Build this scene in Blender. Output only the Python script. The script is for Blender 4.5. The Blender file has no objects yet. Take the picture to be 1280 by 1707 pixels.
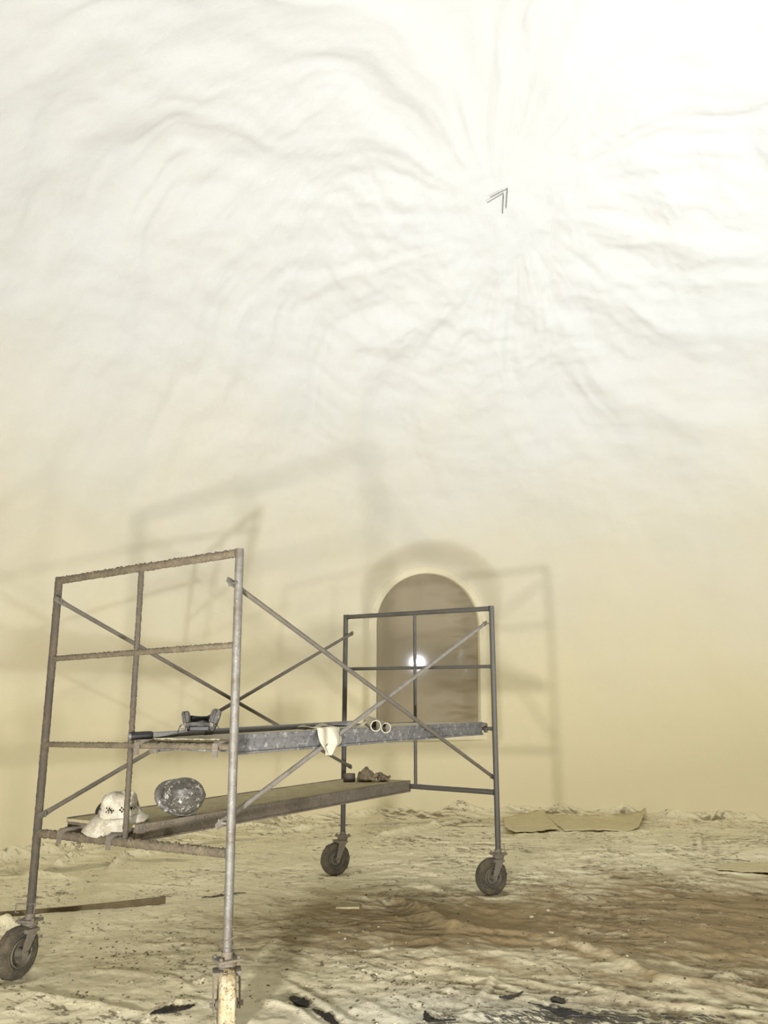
import bpy, bmesh, math, random
import numpy as np
from mathutils import Vector, Matrix, noise as mnoise

random.seed(7); rng = np.random.default_rng(7)
SC = bpy.context.scene
COL = SC.collection

# ------------------------------------------------------------------ camera
CAM = np.array([4.3825, -3.1055, 1.4613])
F_PX = 1319.9                                     # focal length in pixels of a 1280 x 1707 picture
RT = np.array([0.84511365, 0.53449523, -0.00988813])
UP = np.array([0.13515514, -0.19573069, 0.97129943])
FW = np.array([-0.5172195, 0.82219484, 0.23765445])
cd = bpy.data.cameras.new('camera'); cam = bpy.data.objects.new('camera', cd); COL.objects.link(cam)
M = Matrix.Identity(4)
for i in range(3):
    M[i][0], M[i][1], M[i][2], M[i][3] = RT[i], UP[i], -FW[i], CAM[i]
cam.matrix_world = M
cd.sensor_fit = 'VERTICAL'; cd.sensor_height = 24.0; cd.lens = F_PX / 1707 * 24.0
cd.clip_start = 0.05; cd.clip_end = 100
SC.camera = cam

# ------------------------------------------------------------------ light and exposure
SC.view_settings.view_transform = 'Standard'; SC.view_settings.look = 'None'
SC.view_settings.gamma = 1.0; SC.view_settings.use_curve_mapping = False
SC.view_settings.exposure = -0.25
SC.cycles.use_denoising = True
SC.cycles.diffuse_bounces = 8; SC.cycles.max_bounces = 12
w = bpy.data.worlds.new('world'); SC.world = w; w.use_nodes = True
w.node_tree.nodes['Background'].inputs['Color'].default_value = (0.9, 0.95, 1, 1)
w.node_tree.nodes['Background'].inputs['Strength'].default_value = 0.02

def disc_light(name, loc, target, size, power, color, spread=180):
    d = bpy.data.lights.new(name, 'AREA'); d.shape = 'DISK'; d.size = size; d.energy = power; d.color = color; d.spread = math.radians(spread)
    o = bpy.data.objects.new(name, d); COL.objects.link(o); o.location = loc
    o.rotation_euler = (Vector(target) - Vector(loc)).to_track_quat('-Z', 'Y').to_euler()
    return o
L_LEFT = (3.2, -3.4, 0.66)          # work light on the floor left of the photographer
L_RIGHT = (6.2, -1.95, 0.42)        # second one to the right
L_UP = (5.6, 1.8, 0.45)             # third one, right of the scaffold, aimed at the top of the dome
disc_light('work_light_left', L_LEFT, (0.2, 4.6, 4.2), 0.26, 265, (1.0, 0.97, 0.92), 130)
disc_light('work_light_right', L_RIGHT, (-0.6, 4.4, 3.4), 0.3, 105, (1.0, 0.97, 0.92), 130)
disc_light('work_light_up', L_UP, (3.3, 3.1, 6.9), 0.18, 340, (0.92, 0.96, 1.0), 140)

# ------------------------------------------------------------------ helpers
def ray(u, v):
    d = FW + (u - 640) / F_PX * RT - (v - 853.5) / F_PX * UP
    return d / np.linalg.norm(d)
def on_z(u, v, z): d = ray(u, v); return CAM + d * ((z - CAM[2]) / d[2])
def on_y(u, v, y): d = ray(u, v); return CAM + d * ((y - CAM[1]) / d[1])
def on_x(u, v, x): d = ray(u, v); return CAM + d * ((x - CAM[0]) / d[0])

def lin(c):
    c = c / 255.0
    return c / 12.92 if c <= 0.04045 else ((c + 0.055) / 1.055) ** 2.4
def rgb(r, g, b): return (lin(r), lin(g), lin(b), 1.0)

def tag(o, label=None, cat=None, group=None, kind=None):
    if label: o['label'] = label
    if cat: o['category'] = cat
    if group: o['group'] = group
    if kind: o['kind'] = kind
    return o
def empty(name, loc=(0, 0, 0), rz=0.0, parent=None):
    o = bpy.data.objects.new(name, None); COL.objects.link(o); o.location = loc; o.rotation_euler = (0, 0, rz)
    o.empty_display_size = 0.1
    if parent: o.parent = parent
    return o
def obj(name, bm, mat, parent=None, loc=None, smooth=True, angle=40):
    me = bpy.data.meshes.new(name)
    bmesh.ops.recalc_face_normals(bm, faces=bm.faces[:])
    if smooth:
        for f in bm.faces: f.smooth = True
        lim = math.radians(angle)
        for e in bm.edges:
            if len(e.link_faces) == 2 and e.calc_face_angle(0) > lim: e.smooth = False
    bm.to_mesh(me); bm.free()
    if mat: me.materials.append(mat)
    o = bpy.data.objects.new(name, me); COL.objects.link(o)
    if parent: o.parent = parent
    if loc is not None: o.location = loc
    return o
def mesh_np(name, V, Fq, mat, parent=None):
    me = bpy.data.meshes.new(name)
    V = np.asarray(V, np.float32); Fq = np.asarray(Fq, np.int32)
    k = Fq.shape[1]
    me.vertices.add(len(V)); me.vertices.foreach_set('co', V.ravel())
    me.loops.add(Fq.size); me.loops.foreach_set('vertex_index', Fq.ravel())
    me.polygons.add(len(Fq)); me.polygons.foreach_set('loop_start', np.arange(0, Fq.size, k, dtype=np.int32))
    me.polygons.foreach_set('loop_total', np.full(len(Fq), k, np.int32))
    me.update(calc_edges=True); me.validate()
    me.polygons.foreach_set('use_smooth', np.ones(len(me.polygons), bool))
    if mat: me.materials.append(mat)
    o = bpy.data.objects.new(name, me); COL.objects.link(o)
    if parent: o.parent = parent
    return o
def bev(bm, w, seg=2):
    bmesh.ops.bevel(bm, geom=bm.edges[:], offset=w, segments=seg, affect='EDGES', profile=0.6)
def box(bm, x0, x1, y0, y1, z0, z1, b=0.0, mat=None):
    t = bmesh.new()
    bmesh.ops.create_cube(t, size=1.0)
    for v in t.verts:
        v.co = Vector((x0 + (v.co.x + .5) * (x1 - x0), y0 + (v.co.y + .5) * (y1 - y0), z0 + (v.co.z + .5) * (z1 - z0)))
    if b: bev(t, b)
    if mat is not None: t.transform(mat)
    join(bm, t)
def join(bm, t):
    me = bpy.data.meshes.new('tmp'); t.to_mesh(me); t.free(); bm.from_mesh(me); bpy.data.meshes.remove(me)
def frame_of(d):
    d = d.normalized(); a = Vector((0, 0, 1)) if abs(d.z) < 0.9 else Vector((1, 0, 0))
    x = a.cross(d).normalized(); return x, d.cross(x).normalized()
def tube(bm, pts, r, seg=14, crust=0.0, step=None, caps=True, hole=0.0, freq=85.0, squash=None):
    """a pipe along pts; r may be one radius or one per point; crust roughens it; squash=(w,h) per end flattens"""
    P = [Vector(p) for p in pts]
    R = list(r) if isinstance(r, (list, tuple)) else [r] * len(P)
    if step:
        Q, S = [], []
        for i in range(len(P) - 1):
            n = max(1, int((P[i + 1] - P[i]).length / step))
            for k in range(n):
                Q.append(P[i].lerp(P[i + 1], k / n)); S.append(R[i] + (R[i + 1] - R[i]) * k / n)
        Q.append(P[-1]); S.append(R[-1]); P, R = Q, S
    rings = []
    X0 = None
    for i, p in enumerate(P):
        d = (P[min(i + 1, len(P) - 1)] - P[max(i - 1, 0)])
        X, Y = frame_of(d)
        if X0 is not None:
            X = (X0 - d.normalized() * X0.dot(d.normalized())).normalized(); Y = d.normalized().cross(X)
        X0 = X
        ring = []
        for k in range(seg):
            a = 2 * math.pi * k / seg
            n = X * math.cos(a) + Y * math.sin(a); rr = R[i]
            if crust:
                q = (p + n * rr)
                c = mnoise.noise(q * freq) * .6 + mnoise.noise(q * freq * 2.3) * .5
                rr += crust * (max(0, c + .15) * (1.2 + .8 * max(0, n.z)) )
            ring.append(bm.verts.new(p + n * rr))
        rings.append(ring)
    for i in range(len(rings) - 1):
        for k in range(seg):
            bm.faces.new((rings[i][k], rings[i][(k + 1) % seg], rings[i + 1][(k + 1) % seg], rings[i + 1][k]))
    if hole:
        inner = []
        for i in (0, len(P) - 1):
            X, Y = frame_of(P[min(i + 1, len(P) - 1)] - P[max(i - 1, 0)])
        ins = []
        for i, p in enumerate(P):
            ins.append([bm.verts.new(p + (v.co - p) * hole) for v in rings[i]])
        for i in range(len(ins) - 1):
            for k in range(seg):
                bm.faces.new((ins[i][k], ins[i + 1][k], ins[i + 1][(k + 1) % seg], ins[i][(k + 1) % seg]))
        for e in (0, -1):
            for k in range(seg):
                bm.faces.new((rings[e][k], ins[e][k], ins[e][(k + 1) % seg], rings[e][(k + 1) % seg]))
    elif caps:
        bm.faces.new(rings[0][::-1]); bm.faces.new(rings[-1])
def lathe(bm, prof, seg=32, mat=None, close=False):
    """prof: (radius, height) list turned about z"""
    t = bmesh.new(); rings = []
    for (r, z) in prof:
        if r < 1e-6: rings.append([t.verts.new((0, 0, z))])
        else: rings.append([t.verts.new((r * math.cos(2 * math.pi * k / seg), r * math.sin(2 * math.pi * k / seg), z)) for k in range(seg)])
    n = len(rings)
    for i in range(n if close else n - 1):
        a, b = rings[i], rings[(i + 1) % n]
        for k in range(seg):
            k2 = (k + 1) % seg
            if len(a) == 1 and len(b) == 1: continue
            if len(a) == 1: t.faces.new((a[0], b[k2], b[k]))
            elif len(b) == 1: t.faces.new((a[k], a[k2], b[0]))
            else: t.faces.new((a[k], a[k2], b[k2], b[k]))
    if mat is not None: t.transform(mat)
    join(bm, t)
def solid(o, th, off=0):
    m = o.modifiers.new('thickness', 'SOLIDIFY'); m.thickness = th; m.offset = off
    return o
def sub(o, n=1):
    m = o.modifiers.new('smooth', 'SUBSURF'); m.levels = n; m.render_levels = n
    return o
def axes(x, y, z, loc):
    m = Matrix.Identity(4)
    for i in range(3): m[i][0], m[i][1], m[i][2], m[i][3] = x[i], y[i], z[i], loc[i]
    return m

# numpy gradient noise, about -1..1
_perm = rng.permutation(512); _perm = np.concatenate([_perm, _perm])
_g = rng.uniform(0, 2 * np.pi, 512); _gx, _gy = np.cos(_g), np.sin(_g)
def pn(x, y):
    xi = np.floor(x).astype(int); yi = np.floor(y).astype(int); xf = x - xi; yf = y - yi
    u = xf ** 3 * (xf * (xf * 6 - 15) + 10); v = yf ** 3 * (yf * (yf * 6 - 15) + 10)
    def g(i, j):
        h = _perm[(_perm[(xi + i) % 512] + (yi + j)) % 512]
        return _gx[h] * (xf - i) + _gy[h] * (yf - j)
    a = g(0, 0) * (1 - u) + g(1, 0) * u; b = g(0, 1) * (1 - u) + g(1, 1) * u
    return (a * (1 - v) + b * v) * 1.5
def fbm(x, y, o=4, gain=.5):
    s = 0; a = 1.0
    for i in range(o):
        s = s + a * pn(x * 2 ** i + 17.3 * i, y * 2 ** i - 9.1 * i); a *= gain
    return s
def ridge(x, y, o=3):
    s = 0; a = 1.0
    for i in range(o):
        s = s + a * (1 - np.abs(pn(x * 2 ** i + 31.7 * i, y * 2 ** i + 5.3 * i)) * 2); a *= .5
    return s
def sstep(a, b, x):
    t = np.clip((x - a) / (b - a), 0, 1); return t * t * (3 - 2 * t)

# ------------------------------------------------------------------ materials
class NT:
    def __init__(s, name):
        s.m = bpy.data.materials.new(name); s.m.use_nodes = True; s.t = s.m.node_tree; s.n = s.t.nodes
        s.b = s.n['Principled BSDF']; s.co = s.n.new('ShaderNodeTexCoord').outputs['Object']
    def link(s, a, b): s.t.links.new(a, b)
    def noise(s, scale, detail=4, rough=.55, vec=None, dist=0.0):
        n = s.n.new('ShaderNodeTexNoise'); n.inputs['Scale'].default_value = scale; n.inputs['Detail'].default_value = detail
        n.inputs['Roughness'].default_value = rough; n.inputs['Distortion'].default_value = dist
        s.link(vec or s.co, n.inputs['Vector']); return n.outputs['Fac']
    def voro(s, scale, vec=None, feature='F1'):
        n = s.n.new('ShaderNodeTexVoronoi'); n.feature = feature; n.inputs['Scale'].default_value = scale
        s.link(vec or s.co, n.inputs['Vector']); return n.outputs['Distance']
    def ramp(s, fac, stops):
        r = s.n.new('ShaderNodeValToRGB'); e = r.color_ramp.elements
        while len(e) < len(stops): e.new(0.5)
        for k, (p, c) in enumerate(stops):
            e[k].position = p; e[k].color = c if isinstance(c, tuple) else (c, c, c, 1)
        s.link(fac, r.inputs['Fac']); return r.outputs['Color']
    def mix(s, fac, a, b, mode='MIX'):
        m = s.n.new('ShaderNodeMix'); m.data_type = 'RGBA'; m.blend_type = mode
        for sock, val in ((m.inputs[0], fac), (m.inputs[6], a), (m.inputs[7], b)):
            if isinstance(val, (tuple, float, int)): sock.default_value = val
            else: s.link(val, sock)
        return m.outputs[2]
    def math(s, op, a, b=0.0, c=None):
        m = s.n.new('ShaderNodeMath'); m.operation = op
        for k, val in enumerate((a, b) if c is None else (a, b, c)):
            if isinstance(val, (float, int)): m.inputs[k].default_value = val
            else: s.link(val, m.inputs[k])
        return m.outputs[0]
    def mapping(s, scale=(1, 1, 1), rot=(0, 0, 0)):
        m = s.n.new('ShaderNodeMapping'); m.inputs['Scale'].default_value = scale; m.inputs['Rotation'].default_value = rot
        s.link(s.co, m.inputs['Vector']); return m.outputs['Vector']
    def bump(s, h, strength=.3, dist=.01, prev=None):
        b = s.n.new('ShaderNodeBump'); b.inputs['Strength'].default_value = strength; b.inputs['Distance'].default_value = dist
        s.link(h, b.inputs['Height'])
        if prev: s.link(prev, b.inputs['Normal'])
        return b.outputs['Normal']
    def out(s, color=None, rough=.8, metal=0.0, normal=None, coat=0.0):
        if color is not None:
            if isinstance(color, tuple): s.b.inputs['Base Color'].default_value = color
            else: s.link(color, s.b.inputs['Base Color'])
        if isinstance(rough, float): s.b.inputs['Roughness'].default_value = rough
        else: s.link(rough, s.b.inputs['Roughness'])
        s.b.inputs['Metallic'].default_value = metal
        s.b.inputs['Coat Weight'].default_value = coat; s.b.inputs['Coat Roughness'].default_value = .05
        if normal: s.link(normal, s.b.inputs['Normal'])
        return s.m

def m_plain(name, c, rough=.7, metal=0.0, var=.15, scale=30, bump=.15):
    t = NT(name); f = t.noise(scale, 5)
    col = t.ramp(f, [(.3, tuple(x * (1 - var) for x in c[:3]) + (1,)), (.7, tuple(min(1, x * (1 + var)) for x in c[:3]) + (1,))])
    return t.out(col, rough, metal, t.bump(t.noise(scale * 4, 4), bump, .004))

def m_metal(name, base, dust, fleck, dust_amt=.5, fleck_amt=.6, rough=.6, metal=.25, bump=.5, gs=1.0):
    t = NT(name)
    a = t.noise(13 * gs, 8, .72); b = t.noise(64 * gs, 6, .75); c = t.noise(150 * gs, 5, .7)
    col = t.mix(t.ramp(a, [(dust_amt - .12, 0.0), (dust_amt + .12, 1.0)]), dust, base)
    col = t.mix(t.ramp(b, [(fleck_amt, 0.0), (fleck_amt + .06, 1.0)]), col, fleck)
    dark = tuple(x * .45 for x in base[:3]) + (1,)
    col = t.mix(t.ramp(c, [(.36, .85), (.46, 0.0)]), col, dark)
    return t.out(col, rough, metal, t.bump(b, bump, .004, t.bump(c, bump * .7, .002)))

def make_wall_mat():
    t = NT('sprayed_dome_coating')
    n1 = t.noise(.9, 3, .5); n2 = t.noise(70, 5, .6); n3 = t.noise(260, 3, .6)
    # coating colour runs from warm cream low down to whiter above, unevenly
    sep = t.n.new('ShaderNodeSeparateXYZ'); t.link(t.co, sep.inputs[0])
    hgt = t.math('ADD', sep.outputs[2], t.math('MULTIPLY', t.math('SUBTRACT', t.noise(.7, 5, .6), .5), 2.2))
    coat = t.ramp(t.math('MULTIPLY', hgt, .125), [(.16, rgb(212, 203, 171)), (.42, rgb(204, 199, 182)), (.66, rgb(201, 202, 202))])
    col = t.mix(t.ramp(n1, [(.3, 0.0), (.7, .06)]), coat, rgb(214, 206, 180))
    return t.out(col, .85, 0, t.bump(n2, .22, .012, t.bump(n3, .12, .004)))
WALL = make_wall_mat()
WHITE_TRIM = m_plain('painted_window_buck', rgb(214, 207, 182), .8, 0, .02, 12, .08)

def make_cloth_mat():
    t = NT('dirty_canvas_drop_cloth')
    base = t.ramp(t.noise(1.3, 4, .6), [(.30, rgb(200, 192, 162)), (.5, rgb(217, 209, 178)), (.72, rgb(226, 219, 192))])
    # brown mud tracked over the middle and right of the cloth
    sep = t.n.new('ShaderNodeSeparateXYZ'); t.link(t.co, sep.inputs[0])
    def blob(x, y, rx, ry, ang=0.0):
        c, s_ = math.cos(ang), math.sin(ang)
        dx = t.math('SUBTRACT', sep.outputs[0], x); dy = t.math('SUBTRACT', sep.outputs[1], y)
        a = t.math('ADD', t.math('MULTIPLY', dx, c / rx), t.math('MULTIPLY', dy, s_ / rx))
        b = t.math('ADD', t.math('MULTIPLY', dx, -s_ / ry), t.math('MULTIPLY', dy, c / ry))
        d = t.math('SQRT', t.math('ADD', t.math('MULTIPLY', a, a), t.math('MULTIPLY', b, b)))
        return t.math('SUBTRACT', 1.0, d)
    st = t.mapping((1, 2.6, 1), (0, 0, -math.radians(25)))
    brk = t.math('MULTIPLY', t.math('SUBTRACT', t.noise(2.2, 7, .68, st, .6), .5), 1.9)
    big = t.math('MAXIMUM', blob(3.5, 3.1, 3.4, 2.3, .5), blob(1.7, 2.2, 2.2, 1.35, .5))
    f = t.math('ADD', big, brk)
    col = t.mix(t.ramp(f, [(.12, 0.0), (.66, .92)]), base, t.mix(t.noise(5, 5), rgb(112, 93, 60), rgb(154, 133, 93)))
    # a cooler dusty grey zone near the photographer
    g = t.math('ADD', blob(2.3, .62, 1.5, .62, .50), t.math('MULTIPLY', brk, .45))
    col = t.mix(t.ramp(g, [(.2, 0.0), (.8, .62)]), col, rgb(196, 193, 180))
    # dull plastic and flat grey shadow, painted as patches along the wall
    for (x, y, rx, ry, an) in ((-2.35, 2.0, .7, .16, 1.2), (-1.9, 2.75, .42, .13, .6), (-.95, 6.1, .9, .13, .75), (-2.1, 3.9, .5, .12, 1.1), (.35, 6.9, .5, .14, .2)):
        g = t.math('ADD', blob(x, y, rx, ry, an), t.math('MULTIPLY', brk, .35))
        col = t.mix(t.ramp(g, [(.15, 0.0), (.4, .55)]), col, rgb(150, 146, 122))
    # fine mud: streaks and specks
    n = t.noise(7.5, 8, .72, st, .4)
    col = t.mix(t.ramp(n, [(.59, 0.0), (.70, .6)]), col, rgb(120, 102, 74))
    n = t.noise(26, 6, .75)
    col = t.mix(t.ramp(n, [(.60, 0.0), (.67, .8)]), col, rgb(92, 80, 60))
    n = t.noise(15, 7, .8, t.mapping((1, 1.6, 1), (0, 0, .4)))
    col = t.mix(t.ramp(n, [(.645, 0.0), (.68, .9)]), col, rgb(60, 52, 42))
    n = t.noise(12, 6, .7, t.mapping((1.3, 1, 1)))
    col = t.mix(t.ramp(n, [(.27, .55), (.36, 0.0)]), col, rgb(236, 231, 214))
    # black smears of the torn plastic at the front edge
    bl = t.math('ADD', blob(2.95, .92, 1.1, .22, .50), t.math('MULTIPLY', t.math('SUBTRACT', t.noise(9, 8, .75, st, 1.0), .5), 4.2))
    col = t.mix(t.ramp(bl, [(.50, 0.0), (.66, .92)]), col, rgb(38, 36, 34))
    n = t.noise(9, 8, .8, t.mapping((1, 1.7, 1), (0, 0, -.5)), .8)
    col = t.mix(t.ramp(t.math('ADD', n, t.math('MULTIPLY', t.math('SUBTRACT', t.noise(1.4, 3), .5), .35)), [(.575, 0.0), (.61, .85)]), col, rgb(96, 84, 62))
    dv = t.n.new('ShaderNodeAttribute'); dv.attribute_name = 'crease_dirt_shade'
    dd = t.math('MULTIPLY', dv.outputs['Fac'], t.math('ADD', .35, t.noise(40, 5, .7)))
    col = t.mix(t.math('MINIMUM', dd, .85), col, rgb(104, 91, 64))  # hollows darkened in the colour: relief shade painted in along with dirt
    h1 = t.noise(34, 7, .7); h2 = t.noise(130, 4, .65)
    return t.out(col, .92, 0, t.bump(h1, .55, .012, t.bump(h2, .35, .004)))
CLOTH = make_cloth_mat()
CONCRETE = m_plain('concrete_slab', rgb(150, 143, 128), .9, 0, .15, 8, .3)

POST_NEAR = m_metal('galvanised_post_dusty', rgb(117, 115, 110), rgb(94, 86, 75), rgb(164, 162, 156), .46, .60, .55, .35)
POST_DARK = m_metal('post_crusted_brown', rgb(72, 67, 60), rgb(89, 80, 65), rgb(112, 105, 92), .5, .66, .8, .05)
RAIL_CRUST = m_metal('rail_crusted_plaster', rgb(87, 79, 66), rgb(111, 101, 82), rgb(130, 121, 103), .52, .66, .9, .0, .9)
POST_FAR = m_metal('far_post_grey', rgb(80, 79, 76), rgb(87, 82, 72), rgb(108, 105, 99), .45, .68, .6, .25)
BRACE_L = m_metal('brace_pale_grey', rgb(137, 133, 127), rgb(116, 108, 94), rgb(177, 173, 165), .45, .62, .6, .2)
BRACE_D = m_metal('brace_dull_grey', rgb(91, 87, 79), rgb(105, 97, 84), rgb(124, 119, 109), .48, .66, .7, .1)
ALU = m_metal('plank_rail_aluminium', rgb(96, 96, 98), rgb(112, 110, 107), rgb(146, 146, 146), .50, .55, .55, .25, .5, .30)
WOODRAIL = m_metal('plank_rail_brown', rgb(98, 91, 82), rgb(116, 107, 93), rgb(136, 127, 113), .5, .60, .85, .0, .3, .5)
DECK = m_metal('plank_deck_dusty', rgb(176, 166, 132), rgb(158, 148, 116), rgb(198, 189, 158), .5, .60, .95, .0, .6, .6)
DECK_PALE = m_metal('plank_deck_pale', rgb(187, 181, 160), rgb(165, 157, 134), rgb(204, 198, 182), .5, .6, .95, .0, .5)
CASTER = m_metal('caster_steel_muddy', rgb(112, 107, 99), rgb(126, 115, 97), rgb(159, 154, 142), .48, .62, .7, .2, .8)
TYRE = m_metal('tyre_rubber_muddy', rgb(66, 61, 52), rgb(96, 87, 70), rgb(136, 126, 104), .47, .60, .95, .0, .9)
TYRE_MUD = m_metal('tyre_caked_plaster', rgb(158, 138, 96), rgb(184, 174, 150), rgb(92, 72, 46), .50, .545, .95, .0, 1.0, .6)
HUB = m_metal('wheel_hub_grey', rgb(92, 88, 80), rgb(110, 102, 86), rgb(142, 134, 118), .5, .60, .7, .2)
BLACK = m_plain('black_rubber', rgb(24, 23, 23), .5, 0, .3, 40, .3)
DARKGREY = m_metal('scuffed_dark_fabric', rgb(66, 65, 62), rgb(92, 90, 84), rgb(150, 148, 138), .45, .58, .85, 0, .4, .8)
HELM = m_metal('plaster_smeared_helmet', rgb(66, 63, 58), rgb(104, 101, 95), rgb(186, 183, 178), .50, .54, .45, .0, .5, .42)
HAT = m_metal('painted_straw', rgb(190, 184, 168), rgb(150, 142, 122), rgb(206, 202, 190), .47, .56, .95, 0, 1.0, 1.1)
RAG = m_plain('cream_cotton', rgb(178, 172, 154), .95, 0, .05, 25, .25)
PVC = m_metal('dusty_white_pipe', rgb(172, 165, 146), rgb(150, 142, 122), rgb(190, 184, 168), .46, .62, .6, 0, .2)
GLOVE = m_metal('dirty_glove', rgb(118, 106, 84), rgb(90, 80, 62), rgb(150, 138, 114), .5, .60, .95, 0, .8)
TAPE = m_plain('grey_brown_tape', rgb(74, 67, 59), .7, 0, .12, 30, .2)
LUMBER = m_metal('dusty_lumber', rgb(104, 93, 68), rgb(88, 77, 54), rgb(129, 118, 91), .5, .66, .9, 0, .5)
PAPER = m_metal('kraft_paper_dusty', rgb(203, 192, 154), rgb(190, 179, 142), rgb(216, 206, 172), .5, .66, .9, 0, .2)
WIRE = m_plain('dark_wire', rgb(70, 66, 60), .5, .6, .1, 30, .1)
POLE = m_metal('extension_pole_grey', rgb(122, 121, 122), rgb(125, 120, 112), rgb(174, 172, 169), .44, .64, .45, .3, .2)
MUD_DARK = m_plain('dried_mud_dark', rgb(88, 77, 58), .95, 0, .4, 9, .4)
MUD_PALE = m_plain('dried_plaster_pale', rgb(188, 179, 152), .95, 0, .15, 12, .4)
SCRAP = m_plain('torn_black_plastic', rgb(30, 28, 26), .45, 0, .3, 30, .3)

def make_film():
    t = NT('dark_film_over_window')
    col = t.ramp(t.noise(1.1, 3), [(.3, rgb(136, 125, 102)), (.7, rgb(146, 134, 110))])
    sep = t.n.new('ShaderNodeSeparateXYZ'); t.link(t.co, sep.inputs[0])
    m = t.ramp(t.math('ADD', sep.outputs[0], .2), [(.15, 0.0), (.75, 1.0)])
    wr = t.math('MULTIPLY', t.noise(1.9, 1, .4, t.mapping((1, 1, 3.0), (0, math.radians(42), 0)), .2), m)
    return t.out(col, .55, 0, t.bump(wr, .7, .16), 1.0)
FILM = make_film()

# ------------------------------------------------------------------ the dome (setting)
DC = np.array([2.9, 1.7]); DA, DB, DH, DS = 5.9, 6.3, 7.0, 2.2
def dome_r(phi, z):
    t = np.clip((z - DS) / (DH - DS), 0, 1)
    n = 2.5 - .5 * np.clip((z - DS) / 3.5, 0, 1)
    r = ((np.abs(np.cos(phi)) / DA) ** n + (np.abs(np.sin(phi)) / DB) ** n) ** (-1 / n)
    return r * np.sqrt(np.maximum(0, 1 - t * t))
WN = Vector((.665, -.745, -.075)).normalized()
WC0 = Vector(on_y(712, 1100, 6.90)); WX = Vector((0, 0, 1)).cross(WN).normalized(); WX = -WX if WX.dot(Vector(RT)) < 0 else WX
WZ = WN.cross(WX).normalized(); WZ = -WZ if WZ.z < 0 else WZ
def on_win(u, v, off=0.0):
    d = Vector(ray(u, v)); c = Vector(CAM); p0 = WC0 + WN * off
    q = c + d * ((p0 - c).dot(WN) / d.dot(WN)); q -= WC0
    return q.dot(WX), q.dot(WZ)
xl, _ = on_win(628, 1100); xr, _ = on_win(800.5, 1150); _, zs = on_win(714, 1222); _, zt = on_win(712, 956)
WR = (xr - xl) / 2; WXC = (xl + xr) / 2
WMAT = axes(WX, -WN, WZ, WC0)                      # local: x along the wall, y into it, z up
def arch(off, n=40):
    """outline of the opening grown by off: bottom left, up, over, down to bottom right"""
    r = WR + off; sp = zt - WR
    pts = [(WXC - r, zs - off)] + [(WXC - r, zs + (sp - zs) * k / 8) for k in range(1, 8)]
    pts += [(WXC - r * math.cos(math.pi * k / n), sp + r * math.sin(math.pi * k / n)) for k in range(n + 1)]
    pts += [(WXC + r, zs + (sp - zs) * k / 8) for k in range(7, 0, -1)] + [(WXC + r, zs - off)]
    return pts
def arch_sd(x, z):
    """distance outside the window opening in the window's own plane"""
    sp_ = zt - WR; ax_ = np.abs(x - WXC) - WR; lo = zs - z
    low = np.where((ax_ > 0) & (lo > 0), np.hypot(ax_, lo), np.maximum(ax_, lo))
    return np.where(z > sp_, np.hypot(x - WXC, z - sp_) - WR, low)
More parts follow.
